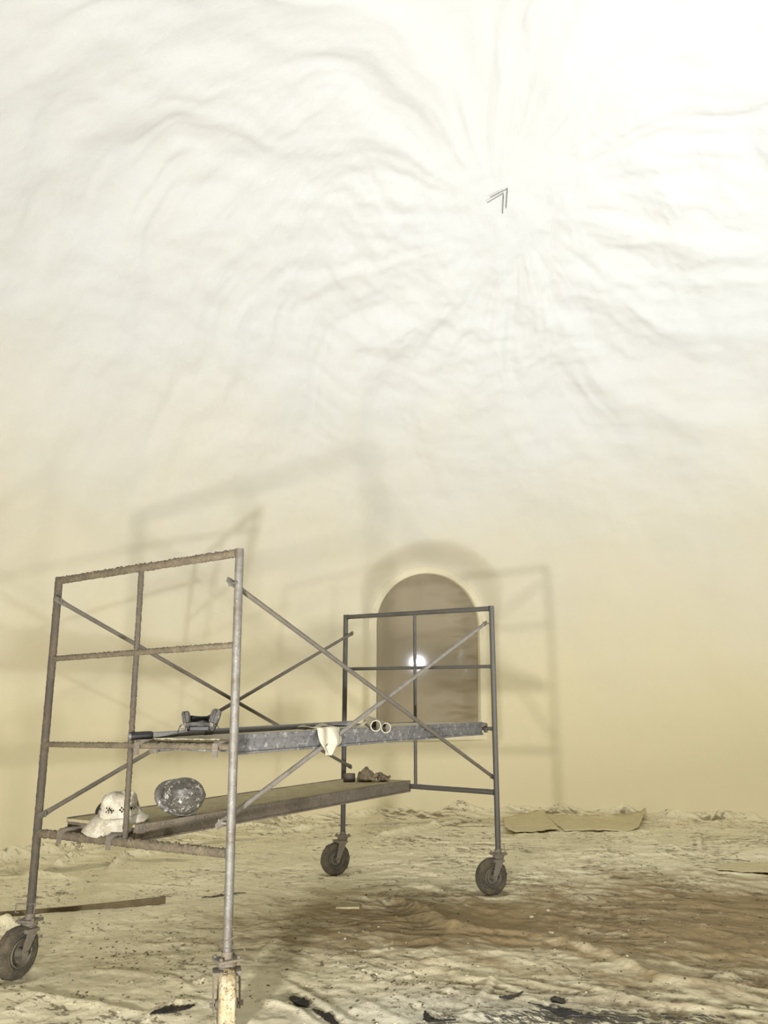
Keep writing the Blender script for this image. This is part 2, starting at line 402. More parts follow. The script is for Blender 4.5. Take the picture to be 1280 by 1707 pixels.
def build_dome():
    NP, NL, NU = 1400, 84, 270
    phi = np.linspace(0, 2 * np.pi, NP, endpoint=False)
    zz = np.concatenate([np.linspace(-.12, DS, NL, endpoint=False), DS + (DH - DS) * np.sin(np.linspace(0, np.pi / 2 * .9985, NU))])
    ph, Z = np.meshgrid(phi, zz)
    R = dome_r(ph, Z)
    X = DC[0] + R * np.cos(ph); Y = DC[1] + R * np.sin(ph)
    P = np.stack([X, Y, Z], -1)
    du = np.roll(P, -1, 1) - np.roll(P, 1, 1); dv = np.gradient(P, axis=0)
    N = np.cross(dv, du); N /= np.linalg.norm(N, axis=-1, keepdims=True) + 1e-9      # points inwards
    seg = np.linalg.norm(np.diff(P, axis=0), axis=-1); t = np.concatenate([np.zeros((1, NP)), np.cumsum(seg, 0)], 0)
    # noise domains without a seam where the camera looks: the seam sits at phi = -90 degrees, behind
    a = (ph + np.pi / 2) % (2 * np.pi)
    s = a * 6.0
    x, y, z = X - DC[0], Y - DC[1], Z
    wx = fbm(x * .5 + 3, y * .5 + z * .4, 3)
    hi = sstep(2.6, 5.2, Z); top = sstep(4.6, 6.2, Z)
    rr = np.hypot(x, y); away = sstep(1.2, 3.2, rr)
    d = (.050 * fbm(s * .45, t * .42, 3) * away + .05 * fbm(x * .45, y * .45 + 7, 2) * (1 - away)) * sstep(.6, 2.2, Z)
    d += .020 * fbm(s * .9 + 3.1, t * .9, 3) * sstep(.3, 1.6, Z) * away
    # tension folds that radiate from the point where the coating was tied up, above the window
    K = np.array([1.55, 3.95, 6.55]); kn = np.array([DC[0] - K[0], DC[1] - K[1], -4.2]); kn /= np.linalg.norm(kn)
    e1 = np.cross([0, 0, 1.0], kn); e1 /= np.linalg.norm(e1); e2 = np.cross(kn, e1)
    rel = P - K; kx, ky = rel @ e1, rel @ e2; rho = np.linalg.norm(rel, axis=-1); psi = np.arctan2(ky, kx) + .75 + .20 * wx * sstep(.5, 2.5, rho) + .20 * np.sin(rho * .9)
    cs, sn = np.cos(psi), np.sin(psi)
    f1 = fbm(cs * 2.6 + rho * .22, sn * 2.6 + 5 - rho * .16, 3); f2 = fbm(cs * 6.0 - rho * .3 + 9, sn * 6.0 + rho * .35, 3); f3 = fbm(cs * 13.0 + rho * .5, sn * 13.0 - rho * .5 + 3, 2)
    low = sstep(2.3, 3.6, Z)
    patch = .35 + .8 * sstep(-.4, .5, fbm(s * .35 + 8, t * .5, 2))
    d += (.070 * f1 * sstep(.4, 2.2, rho) + patch * (.022 * f2 * sstep(.3, 1.5, rho) * (1 - .4 * sstep(3, 5, rho)) + .005 * f3 * sstep(.25, 1.0, rho) * (1 - .6 * sstep(2, 4, rho)))) * low * (.45 + .55 * sstep(3.6, 5.2, Z))
    # shallow ripples across them, strongest in a belt under that point
    belt = np.exp(-((rho - 1.5) / .9) ** 2)
    d += .020 * fbm(s * 1.5 + wx, t * 4.0 + wx, 3) * hi * away * (.35 + belt)
    d += .012 * fbm(s * .8 + 2, t * 2.2 + wx * .8, 2) * hi * away
    d += .0030 * (fbm(s * 6.0, t * 7.5, 3) * away + fbm(x * 6, y * 6, 3) * (1 - away)) * (.25 + .75 * sstep(2.5, 4.5, Z))
    d += .0012 * fbm(s * 18.0, t * 18, 2) * away
    nearw = np.exp(-(((X + 1.15) ** 2 + (Y - 6.8) ** 2) / 1.1 ** 2)) * (1 - sstep(3.2, 4.4, Z)); d *= 1 - .8 * nearw
    P = P + N * d[..., None]
    # the coating is drawn back to the upright window, most deeply over its arch; the opening itself is cut out
    rel = P - np.array(WC0); lx, ly, lz = rel @ np.array(WX), rel @ -np.array(WN), rel @ np.array(WZ)
    sd = np.where(np.linalg.norm(rel, axis=-1) < 2.6, arch_sd(lx, lz), 9.0)
    wid = .17 + .22 * sstep(zt - WR, zt, lz)
    wgt = 1 - sstep(.075, .075 + wid, sd)
    P = P + (wgt * (.012 - ly))[..., None] * -np.array(WN)
    cut = sd < .055
    nz = len(zz); idx = np.arange(nz * NP).reshape(nz, NP)
    A = idx[:-1]; B = idx[1:]
    F = np.stack([A, B, np.roll(B, -1, 1), np.roll(A, -1, 1)], -1).reshape(-1, 4)
    F = F[~cut.reshape(-1)[F].all(1)]
    V = P.reshape(-1, 3)
    o = mesh_np('wall_dome', V, F, WALL)
    return tag(o, 'sprayed cream white dome wall with soft folds running up to its crown', kind='structure')
build_dome()

fb = bmesh.new(); box(fb, -3.6, 9.4, -5.2, 8.6, -.25, -.05)
tag(obj('floor', fb, CONCRETE, smooth=False), kind='structure')

# ------------------------------------------------------------------ arched window in its buck
def win_frame():
    win = empty('window_1', WC0); win['kind'] = 'structure'
    win.rotation_euler = WMAT.to_euler()
    bm = bmesh.new()
    prof = [(0.0, .22), (0.0, .012), (.010, .0), (.090, .0), (.100, .006), (.108, .05)]
    loops = [[bm.verts.new((x, y, z)) for (x, z) in arch(o_)] for (o_, y) in prof]
    n = len(loops[0])
    for a, b in zip(loops[:-1], loops[1:]):
        for k in range(n):
            bm.faces.new((a[k], a[(k + 1) % n], b[(k + 1) % n], b[k]))
    obj('window_frame', bm, WHITE_TRIM, win, angle=50)
    # stretched dark film with wrinkles at its right hand side and top
    NX, NZ = 70, 110
    xs = np.linspace(WXC - WR - .01, WXC + WR + .01, NX); zs_ = np.linspace(zs - .01, zt + .01, NZ)
    XX, ZZ = np.meshgrid(xs, zs_)
    u = (XX - WXC) / WR; wv = ZZ
    wr = sstep(.25, 1.0, u)
    dd = .005 * wr * fbm((XX * .5 + wv * .75) * 1.2 + 4, (wv * .55 - XX * .8) * 3.2, 2)
    dd += .008 * sstep(zt - .35, zt, wv) * fbm(XX * 7, wv * 1.5, 2)
    dd += .01 * sstep(.55, 1.0, u) 
    YY = .115 - dd - .045 * (ZZ - .1)
    ok = np.ones_like(XX, bool)
    sp = zt - WR
    ok &= ~((ZZ > sp) & (np.hypot(XX - WXC, ZZ - sp) > WR + .03))
    V = np.stack([XX, YY, ZZ], -1).reshape(-1, 3); idx = np.arange(NX * NZ).reshape(NZ, NX)
    F = np.stack([idx[:-1, :-1], idx[:-1, 1:], idx[1:, 1:], idx[1:, :-1]], -1).reshape(-1, 4)
    F = F[ok.reshape(-1)[F].all(1)]
    tag(mesh_np('window_film', V, F, FILM, win), 'dark tan film stretched over the pane, wrinkled at its edge')
    # sill ledge and two small catch plates at the springing line
    bm = bmesh.new(); box(bm, WXC - WR - .03, WXC + WR + .08, -.03, .06, zs - .10, zs - .045, .008)
    obj('window_sill', bm, WHITE_TRIM, win)
    for (pa, pb, pc, pd) in ((612, 1032, 623, 1050), (803, 1026, 810, 1060)):
        x0, z1 = on_win(pa, pb); x1, z0 = on_win(pc, pd)
        bm = bmesh.new(); box(bm, x0, x1, -.007, .03, z0, z1, .002)
        obj('catch_plate', bm, WHITE_TRIM, win)
    return win
win_frame()

# ------------------------------------------------------------------ drop cloth over the floor
WHEELS = {}
def seg_dist(X, Y, pts):
    best = np.full(X.shape, 9.0); tt = np.zeros(X.shape); side = np.zeros(X.shape); n = len(pts) - 1
    for i in range(n):
        ax, ay = pts[i][:2]; bx, by = pts[i + 1][:2]; dx, dy = bx - ax, by - ay; L2 = dx * dx + dy * dy + 1e-9
        t = np.clip(((X - ax) * dx + (Y - ay) * dy) / L2, 0, 1)
        d = np.hypot(X - ax - t * dx, Y - ay - t * dy)
        m = d < best; best[m] = d[m]; tt[m] = (i + t[m]) / n
        side[m] = np.sign((X[m] - ax) * dy - (Y[m] - ay) * dx)
    return best, tt, side
# folds seen in the cloth: picture points on the ground, width, height
FOLDS = [
    ([(640, 1495), (703, 1523), (749, 1550), (800, 1556)], .075, .050),
    ([(760, 1552), (880, 1562), (1000, 1592), (1090, 1632), (1130, 1640)], .045, .040),
    ([(905, 1568), (1010, 1600), (1100, 1640)], .05, .030),
    ([(1060, 1485), (1130, 1505), (1170, 1512), (1240, 1512)], .06, .035),
    ([(1010, 1600), (1120, 1612), (1280, 1650)], .05, .028),
    ([(1100, 1640), (1200, 1652), (1280, 1672)], .05, .035),
    ([(1160, 1550), (1230, 1565), (1280, 1600)], .05, .022),
    ([(1080, 1560), (1180, 1580), (1280, 1622)], .045, .020),
    ([(960, 1545), (1060, 1548), (1150, 1560)], .05, .018),
    ([(870, 1545), (770, 1500), (700, 1478), (600, 1470)], .05, .018),
    ([(795, 1478), (740, 1462), (660, 1452), (590, 1462)], .05, .022),
    ([(760, 1520), (790, 1500), (830, 1490), (870, 1478)], .05, .025),
    ([(850, 1440), (920, 1435), (1000, 1430), (1080, 1428)], .06, .030),
    ([(980, 1445), (1060, 1430), (1170, 1425), (1200, 1432)], .05, .030),
    ([(1060, 1392), (1110, 1410), (1150, 1425)], .05, .025),
    ([(1150, 1368), (1165, 1395), (1168, 1418)], .03, .020),
    ([(1220, 1430), (1260, 1420), (1280, 1418)], .05, .028),
    ([(620, 1400), (690, 1385), (780, 1368)], .07, .050),
    ([(600, 1380), (640, 1396), (680, 1388)], .06, .04),
    ([(640, 1380), (720, 1378), (800, 1388)], .06, .035),
    ([(430, 1392), (500, 1384), (540, 1378)], .06, .05),
    ([(520, 1380), (545, 1376), (560, 1398)], .04, .03),
    ([(178, 1452), (205, 1432), (260, 1424)], .05, .07),
    ([(80, 1452), (110, 1440), (140, 1430)], .05, .07),
    ([(0, 1452), (60, 1462), (136, 1468)], .06, .05),
    ([(100, 1490), (160, 1475), (260, 1478)], .06, .03),
    ([(290, 1478), (340, 1462), (420, 1452)], .06, .02),
    ([(-25, 1556), (5, 1552), (22, 1546)], .075, .085),
    ([(0, 1660), (100, 1668), (250, 1690)], .05, .030),
    ([(20, 1690), (60, 1668), (30, 1648)], .04, .025),
    ([(110, 1622), (200, 1620), (300, 1640)], .05, .018),
    ([(230, 1620), (290, 1632), (330, 1652)], .03, .016),
    ([(240, 1700), (290, 1672), (330, 1668)], .04, .035),
    ([(400, 1660), (450, 1672), (500, 1690)], .03, .028),
    ([(460, 1625), (520, 1662), (560, 1690), (590, 1712)], .030, .026),
    ([(440, 1662), (500, 1690), (540, 1712)], .032, .022),
    ([(570, 1650), (620, 1680), (680, 1710)], .05, .020),
    ([(828, 1625), (815, 1650), (795, 1680), (785, 1700)], .024, .034),
    ([(850, 1632), (920, 1645), (960, 1655)], .03, .020),
    ([(1000, 1655), (1080, 1680), (1180, 1690), (1280, 1695)], .04, .040),
    ([(880, 1665), (960, 1700), (1010, 1712)], .03, .03),
    ([(640, 1600), (760, 1610), (880, 1600)], .06, .012),
    ([(420, 1545), (480, 1535), (560, 1530)], .04, .014),
    ([(430, 1590), (470, 1560), (540, 1545)], .03, .012),
]
def build_cloth():
    x0, x1, y0, y1, c = -3.12, 6.4, -2.0, 8.15, .0145
    nx, ny = int((x1 - x0) / c), int((y1 - y0) / c)
    X, Y = np.meshgrid(np.linspace(x0, x1, nx), np.linspace(y0, y1, ny))
    a, b = X * .845 + Y * .534, -X * .534 + Y * .845           # along / across the long creases
    wx = fbm(X * .7, Y * .7, 3)
    rough = .45 + .55 * sstep(.9, 2.4, a) + .2 * sstep(2.6, 4.5, Y)
    h = .012 * fbm(X * .55, Y * .55, 2) + .010 * fbm(X * 1.4 + 7, Y * 1.4, 3)
    h += rough * .009 * (ridge(a * .8 + wx, b * 2.4 + a * .35 + wx * 1.1, 3) - .55)
    h += rough * .0045 * (ridge(a * 2.0 - wx, b * 4.6 - a * .7 + 3 + wx * 1.6, 3) - .6)
    # sharp creases in patches
    def crease(u, v, k): return np.clip(1 - np.abs(pn(u, v)) * k, 0, 1)
    m1 = sstep(-.15, .35, fbm(X * .9 + 4, Y * .9, 2)); m2 = sstep(-.1, .35, fbm(X * 1.1 - 6, Y * 1.1 + 3, 2))
    w2 = fbm(X * 1.7 + 2, Y * 1.7, 3)
    h += rough * m1 * (.0065 * crease(a * .9 + w2 * .5, b * 2.3 - a * .5 + w2 * .5, 6) + .0032 * crease(a * 1.8 - w2 * .6 + 5, b * 4.2 + a * .8 + w2 * .8, 5))
    h += rough * m2 * (.0050 * crease(a * 1.1 + w2 * .6 + 9, b * 3.0 + a * .9 + w2 * .6, 6) + .0024 * crease(a * 3.4 + 1, b * 6.5 - a * 1.4 + w2 * 1.1, 4))
    # drawn folds on the muddy right half run away from the caster, down and to the right
    a3, b3 = X * .966 + Y * .26, -X * .26 + Y * .966
    m3 = sstep(1.2, 2.4, a) * sstep(6.6, 5.0, Y); m4 = .35 + .65 * sstep(-.25, .25, fbm(X * 1.2 + 30, Y * 1.2, 2))
    h += m3 * m4 * (.010 * crease(a3 * .55 + w2 * .35 + 3, b3 * 2.2 + w2 * .4, 5) + .0075 * crease(a3 * .8 - w2 * .4 + 8, b3 * 3.6 - w2 * .5, 5) + .0045 * crease(a3 * 1.6 + w2 * .5 + 2, b3 * 7.0 + w2 * .7, 4))
    h += m3 * .006 * (ridge(a3 * .9 + w2 * .5, b3 * 4.0 + w2 * .6, 3) - .6)
    h += .0030 * fbm(X * 5, Y * 5, 3) + .0022 * fbm(X * 15, Y * 15, 3) + .0030 * np.clip(fbm(X * 22 + 3, Y * 22, 2) - .25, 0, 1)
    clod = np.clip(fbm(X * 8 + 11, Y * 8, 4) - .55, 0, 1); h += .022 * clod * sstep(-.2, .5, fbm(X * .8 + 2, Y * .8, 2))
    for pts, wd, ht in FOLDS:
        W3 = [on_z(u, v, .01) for (u, v) in pts]
        xs = [p[0] for p in W3]; ys = [p[1] for p in W3]; m = 3.2 * wd
        sel = (X > min(xs) - m) & (X < max(xs) + m) & (Y > min(ys) - m) & (Y < max(ys) + m)
        if not sel.any(): continue
        d, t, sd = seg_dist(X[sel], Y[sel], W3)
        taper = np.sin(np.pi * np.clip(t, .04, .96)) ** .5
        wv = wd * np.where(sd > 0, 1.25, .62) * (.85 + .2 * pn(X[sel] * 6, Y[sel] * 6))
        h[sel] += (ht * .62 if ht < .05 else ht) * taper * np.exp(-(d / wv) ** 2) * (1 + .18 * pn(X[sel] * 9, Y[sel] * 9))
    # heap and rise against the wall
    ph = np.arctan2(Y - DC[1], X - DC[0]); Rw = dome_r(ph, np.full(X.shape, .1)); dw = Rw - np.hypot(X - DC[0], Y - DC[1])
    k = sstep(.55, 0.0, dw); edge = fbm(ph * 9, ph * 3 + 1, 3)
    h += k * (.05 + .045 * edge + .014 * fbm(X * 3.5, Y * 3.5, 3)) + .11 * sstep(.16, -.02, dw) * (.7 + .5 * edge)
    h += .035 * sstep(.9, .2, dw) * np.clip(ridge(ph * 15 + dw * 3, dw * 2.0 + ph * 4, 2) - .7, 0, 1)
    h += .012
    h = np.maximum(h, -.02)
    for (wx_, wy_) in WHEELS.values():
        d = np.hypot(X - wx_, Y - wy_); m = sstep(.10, .26, d)
        h = h * m + (1 - m) * .004 + .012 * np.exp(-((d - .17) / .05) ** 2)
    keep = dw > -.05
    V = np.stack([X, Y, h], -1).reshape(-1, 3); idx = np.arange(nx * ny).reshape(ny, nx)
    F = np.stack([idx[:-1, :-1], idx[:-1, 1:], idx[1:, 1:], idx[1:, :-1]], -1).reshape(-1, 4)
    F = F[keep.reshape(-1)[F].all(1)]
    used = np.unique(F); remap = np.zeros(len(V), int); remap[used] = np.arange(len(used))
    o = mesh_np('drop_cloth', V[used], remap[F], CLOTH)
    # dirt and painted shade in the creases, stored per vertex for the cloth's colour
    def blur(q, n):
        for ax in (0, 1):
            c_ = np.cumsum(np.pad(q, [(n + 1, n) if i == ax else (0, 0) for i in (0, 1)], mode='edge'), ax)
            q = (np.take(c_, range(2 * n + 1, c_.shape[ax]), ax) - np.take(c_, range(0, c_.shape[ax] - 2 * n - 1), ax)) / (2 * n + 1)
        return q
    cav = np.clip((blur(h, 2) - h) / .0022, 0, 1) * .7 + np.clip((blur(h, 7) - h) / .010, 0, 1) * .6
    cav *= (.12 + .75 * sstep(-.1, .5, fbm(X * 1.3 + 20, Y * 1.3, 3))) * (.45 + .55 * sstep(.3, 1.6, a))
    at = o.data.attributes.new('crease_dirt_shade', 'FLOAT', 'POINT'); at.data.foreach_set('value', cav.reshape(-1)[used].astype(np.float32))
    tag(o, 'muddy cream canvas drop cloth wrinkled over the whole floor and up to the wall', 'drop cloth')
    return X, Y, h

# ------------------------------------------------------------------ the rolling scaffold
SW, SL = 1.524, 3.145
ZP, Z4, Z3, Z2, ZT = .30, .7599, 1.2609, 1.7695, 2.258
FAR = dict(dx=-.0238, dz=.0185, yaw=.0005, roll=.0175, pitch=-.0036); NEAR = dict(dx=0, dz=0, yaw=0, roll=-.0078, pitch=.004)
def sp(a, b, z, dy=0.0):
    """a point of the scaffold: a = 0..1 across a frame, b = 0 near frame / 1 far frame, height z; the frames lean a little"""
    e = FAR if b else NEAR
    x = (a - .5) * SW; h = z - .3
    X = x * math.cos(e['roll']) + h * math.sin(e['roll']); Z = -x * math.sin(e['roll']) + h * math.cos(e['roll']); Y = h * e['pitch']
    return Vector((.5 * SW + e['dx'] + X, b * SL + x * math.sin(e['yaw']) + Y + dy, .3 + e['dz'] + Z))

scaf = empty('rolling_scaffold', (.75, 1.57, 0))
tag(scaf, 'plaster crusted steel rolling scaffold on four rubber wheels under the dome', 'scaffold')
OFF = Vector(scaf.location)
def sobj(name, bm, mat, parent=None, **k):
    bm.transform(Matrix.Translation(-OFF))
    return obj(name, bm, mat, parent or scaf, **k)
for a in (0, 1):
    for b in (0, 1):
        m = POST_FAR if b else (POST_DARK if a == 0 else POST_NEAR)
        bm = bmesh.new(); cr = 0 if b else (.0035 if a == 0 else .001)
        tube(bm, [sp(a, b, ZP - .01), sp(a, b, ZT + .022)], .0225, 18, cr, .012 if not b else .1, hole=.86)
        sobj('post', bm, m)
for b in (0, 1):
    for (z, r, nm, crn) in ((ZT, .0205, 'top_rail', .0075), (Z2, .0145, 'rung', .006), (Z3, .0145, 'rung', .005), (Z4, .0205, 'bottom_rail', .008)):
        bm = bmesh.new()
        tube(bm, [sp(.012, b, z), sp(.988, b, z)], r, 14, .0015 if b else crn, .03 if b else .009)
        # weld collars at the posts
        for a in (.016, .984):
            t0 = sp(a, b, z); tube(bm, [t0 - Vector((.006, 0, 0)), t0 + Vector((.006, 0, 0))], r * 1.18, 14)
        sobj(nm, bm, POST_FAR if b else RAIL_CRUST)
    bm = bmesh.new()
    tube(bm, [sp(.5, b, Z4), sp(.5, b, ZT)], .0145, 14, .001 if b else .005, .03 if b else .009)
    sobj('middle_upright', bm, POST_FAR if b else POST_DARK)

def brace(p, q, mat, name='cross_brace', crust=.001):
    p, q = Vector(p), Vector(q); d = (q - p).normalized(); bm = bmesh.new()
    A, B = p - d * .02, q + d * .02
    tube(bm, [A + d * .07, B - d * .07], .0135, 12, crust, .04)
    for (c, s) in ((A, 1), (B, -1)):           # hammered flat ends
        t = bmesh.new(); L = .10
        ws = [(-.02, .015, .004), (.0, .019, .0035), (.035, .019, .004), (.07, .0155, .010), (.10, .0135, .0125)]
        X, Y = Vector((1, 0, 0)), d.cross(Vector((1, 0, 0))).normalized()
        rings = []
        for (u, hw, th) in ws:
            ctr = c + d * s * u
            rings.append([t.verts.new(ctr + Y * hw * math.cos(k * math.pi / 6) + X * th * math.sin(k * math.pi / 6)) for k in range(12)])
        for i in range(len(rings) - 1):
            for k in range(12): t.faces.new((rings[i][k], rings[i][(k + 1) % 12], rings[i + 1][(k + 1) % 12], rings[i + 1][k]))
        t.faces.new(rings[0]); t.faces.new(rings[-1]); bmesh.ops.recalc_face_normals(t, faces=t.faces[:]); join(bm, t)
    br = sobj(name, bm, mat)
    for c in (p, q):                           # the lock studs on the posts that hold the brace
        bm = bmesh.new()
        sgn = 1 if c.x > .75 else -1
        tube(bm, [c - Vector((.016 * sgn, 0, 0)), c + Vector((.034 * sgn, 0, 0))], .0065, 8)
        tube(bm, [c - Vector((.018 * sgn, 0, .016)), c - Vector((.018 * sgn, 0, -.016))], .005, 6)
        sobj('lock_stud', bm, mat, None)
    return br
xi = .036
brace((SW - xi - .0, -.02, 2.100), (1.486 - .018, 3.165, .885), BRACE_D)
brace((SW - xi - .022, -.01, .905), (1.488 - .030, 3.16, 2.140), BRACE_L)
brace((.034, -.01, 2.118), (.034, 3.165, .925), BRACE_D)
brace((.058, -.01, .865), (.052, 3.165, 2.130), BRACE_D)

def caster(name_a, name_b, axis, trail, mud):
    top = sp(name_a, name_b, ZP); gz = .006
    axis = Vector(axis).normalized(); tv = Vector((axis.y, -axis.x, 0)); tv = tv if tv.dot(Vector((CAM[0] - top.x, CAM[1] - top.y, 0))) > 0 else -tv
    R = .135; ctr = Vector((top.x, top.y, 0)) + tv * trail; ctr.z = R + gz - .004
    WHEELS[(name_a, name_b)] = (ctr.x, ctr.y)
    rz = math.atan2(axis.y, axis.x)
    S = Matrix.Translation(Vector((top.x, top.y, 0))) @ Matrix.Rotation(rz, 4, 'Z')     # local x = axle
    zt_ = top.z
    fork = bmesh.new()
    crown_z = zt_ - .052
    sgn = 1 if (S.inverted() @ ctr).y > 0 else -1
    lc = S.inverted() @ ctr; cy = lc.y
    t = bmesh.new()
    lathe(t, [(0, zt_ - .012), (.042, zt_ - .012), (.046, zt_ - .018), (.046, zt_ - .030), (.040, zt_ - .036), (.040, zt_ - .042), (0, zt_ - .042)], 28)
    box(t, -.066, .066, -.045 + cy * .35, .045 + cy * .35, crown_z - .008, crown_z + .012, .004)
    for s in (-1, 1):                                          # fork legs slope from the crown to the axle
        q = [(cy * .35 - .036, crown_z), (cy * .35 + .036, crown_z), (cy + .021, lc.z + .004), (cy + .010, lc.z - .021), (cy - .010, lc.z - .021), (cy - .021, lc.z + .004)]
        fv = [[t.verts.new((s * .060 + o_, y, z)) for (y, z) in q] for o_ in (-.0035, .0035)]
        t.faces.new(fv[0]); t.faces.new(fv[1][::-1])
        for k in range(6): t.faces.new((fv[0][k], fv[0][(k + 1) % 6], fv[1][(k + 1) % 6], fv[1][k]))
    t.transform(S); join(fork, t)
    c = sobj('caster', fork, CASTER, smooth=True, angle=30)
    # tyre, hub, axle bolt, mounting plate as sub-parts
    Wm = Matrix.Translation(ctr) @ Matrix.Rotation(rz, 4, 'Z') @ Matrix.Rotation(math.pi / 2, 4, 'Y')
    hw = .040
    prof = [(.070, -hw * .72), (.078, -hw * .86), (.084, -hw * .98), (.090, -hw * .90), (.102, -hw * 1.0), (.118, -hw * .93), (.1285, -hw * .74), (.1325, -hw * .55), (.1285, -hw * .50), (.1345, -hw * .42), (.135, -hw * .12), (.129, -hw * .07),
            (.129, hw * .07), (.135, hw * .12), (.1345, hw * .42), (.1285, hw * .50), (.1325, hw * .55), (.1285, hw * .74), (.118, hw * .93), (.102, hw), (.090, hw * .90), (.084, hw * .98), (.078, hw * .86), (.070, hw * .72)]
    if mud: prof = [(r + (.004 if .125 < r < .132 else 0), z) for (r, z) in prof]
    bm = bmesh.new(); lathe(bm, prof, 96, None, True)
    for v in bm.verts:                                         # dried plaster stuck in lumps
        n = mnoise.noise(v.co * 28 + Vector((name_a * 9, name_b * 5, 0))) + .6 * mnoise.noise(v.co * 70)
        k = max(0, n - (.0 if mud else .25)) * (.014 if mud else .012)
        rr = Vector((v.co.x, v.co.y, 0)).normalized(); v.co += rr * k * (1 if v.co.xy.length > .11 else 0)
    bm.transform(Wm); sobj('tyre', bm, TYRE_MUD if mud else TYRE, None, angle=60).parent = c
    bm = bmesh.new()
    lathe(bm, [(0, -.052), (.020, -.052), (.023, -.030), (.030, -.010), (.055, -.006), (.064, -.034), (.070, -.042), (.075, -.038), (.075, .038), (.070, .042), (.064, .034), (.055, .006), (.030, .010), (.023, .030), (.020, .052), (0, .052)], 40)
    bm.transform(Wm); sobj('wheel_hub', bm, HUB, None).parent = c
    bm = bmesh.new(); lathe(bm, [(0, -.076), (.012, -.076), (.012, -.064), (.006, -.064), (.006, .064), (.012, .064), (.012, .076), (0, .076)], 6)
    bm.transform(Wm); sobj('axle_bolt', bm, CASTER, None, smooth=False).parent = c
    bm = bmesh.new()
    PM = Matrix.Translation(Vector((top.x, top.y, 0))) @ Matrix.Rotation(rz + (.35 if mud else .2), 4, 'Z')
    box(bm, -.058, .058, -.050, .050, zt_ - .012, zt_, .003, PM)
    for sx in (-1, 1):
        for sy in (-1, 1):
            t = bmesh.new(); lathe(t, [(0, zt_ + .012), (.008, zt_ + .012), (.008, zt_), (.005, zt_ - .02), (0, zt_ - .02)], 6)
            t.transform(PM @ Matrix.Translation((sx * .044, sy * .036, 0))); join(bm, t)
    sobj('mounting_plate', bm, CASTER, None, angle=30).parent = c
    bm = bmesh.new(); tube(bm, [Vector((top.x, top.y, zt_)), Vector((top.x, top.y, zt_ + .03))], .027, 18); sobj('stem_socket', bm, CASTER, None).parent = c
    return c
caster(0, 0, (.985, .17, 0), .075, False)
caster(1, 0, (.70, .714, 0), .080, True)
caster(0, 1, (.88, -.48, 0), .075, False)
caster(1, 1, (.84, -.54, 0), .075, False)
# pins and wire at the foot of the posts
def wire_part(name, pts, r, mat=CASTER):
    bm = bmesh.new(); tube(bm, pts, r, 6); return sobj(name, bm, mat)
p = sp(0, 0, .385); ax, ay = Vector(RT).to_2d().normalized()
def loc_pts(p, L): return [p + Vector((ax * u - ay * d, ay * u + ax * d, z)) for (u, d, z) in L]
wire_part('snap_pin', loc_pts(p, [(-.005, -.025, .0), (-.075, -.025, .0), (-.075, -.025, -.045), (-.055, -.025, -.047)]), .004)
wire_part('snap_pin', loc_pts(p, [(.0, -.022, -.005), (.034, -.022, .0), (.034, -.022, .03), (.03, -.022, -.05)]), .004)
p = sp(1, 1, .37); wire_part('snap_pin', loc_pts(p, [(.0, -.02, .0), (.045, -.02, .0), (.045, -.02, -.055)]), .0035)
p = sp(0, 1, .385); wire_part('snap_pin', loc_pts(p, [(-.04, -.01, 0), (.04, -.01, 0)]), .006)
p = sp(1, 0, .35)
wire_part('tie_wire', [p + Vector((.027 * math.cos(a), .027 * math.sin(a), -.03 + .016 * a / 3)) for a in np.linspace(0, 12.2, 60)] + [p + Vector((.05, .01, .05))], .0024)

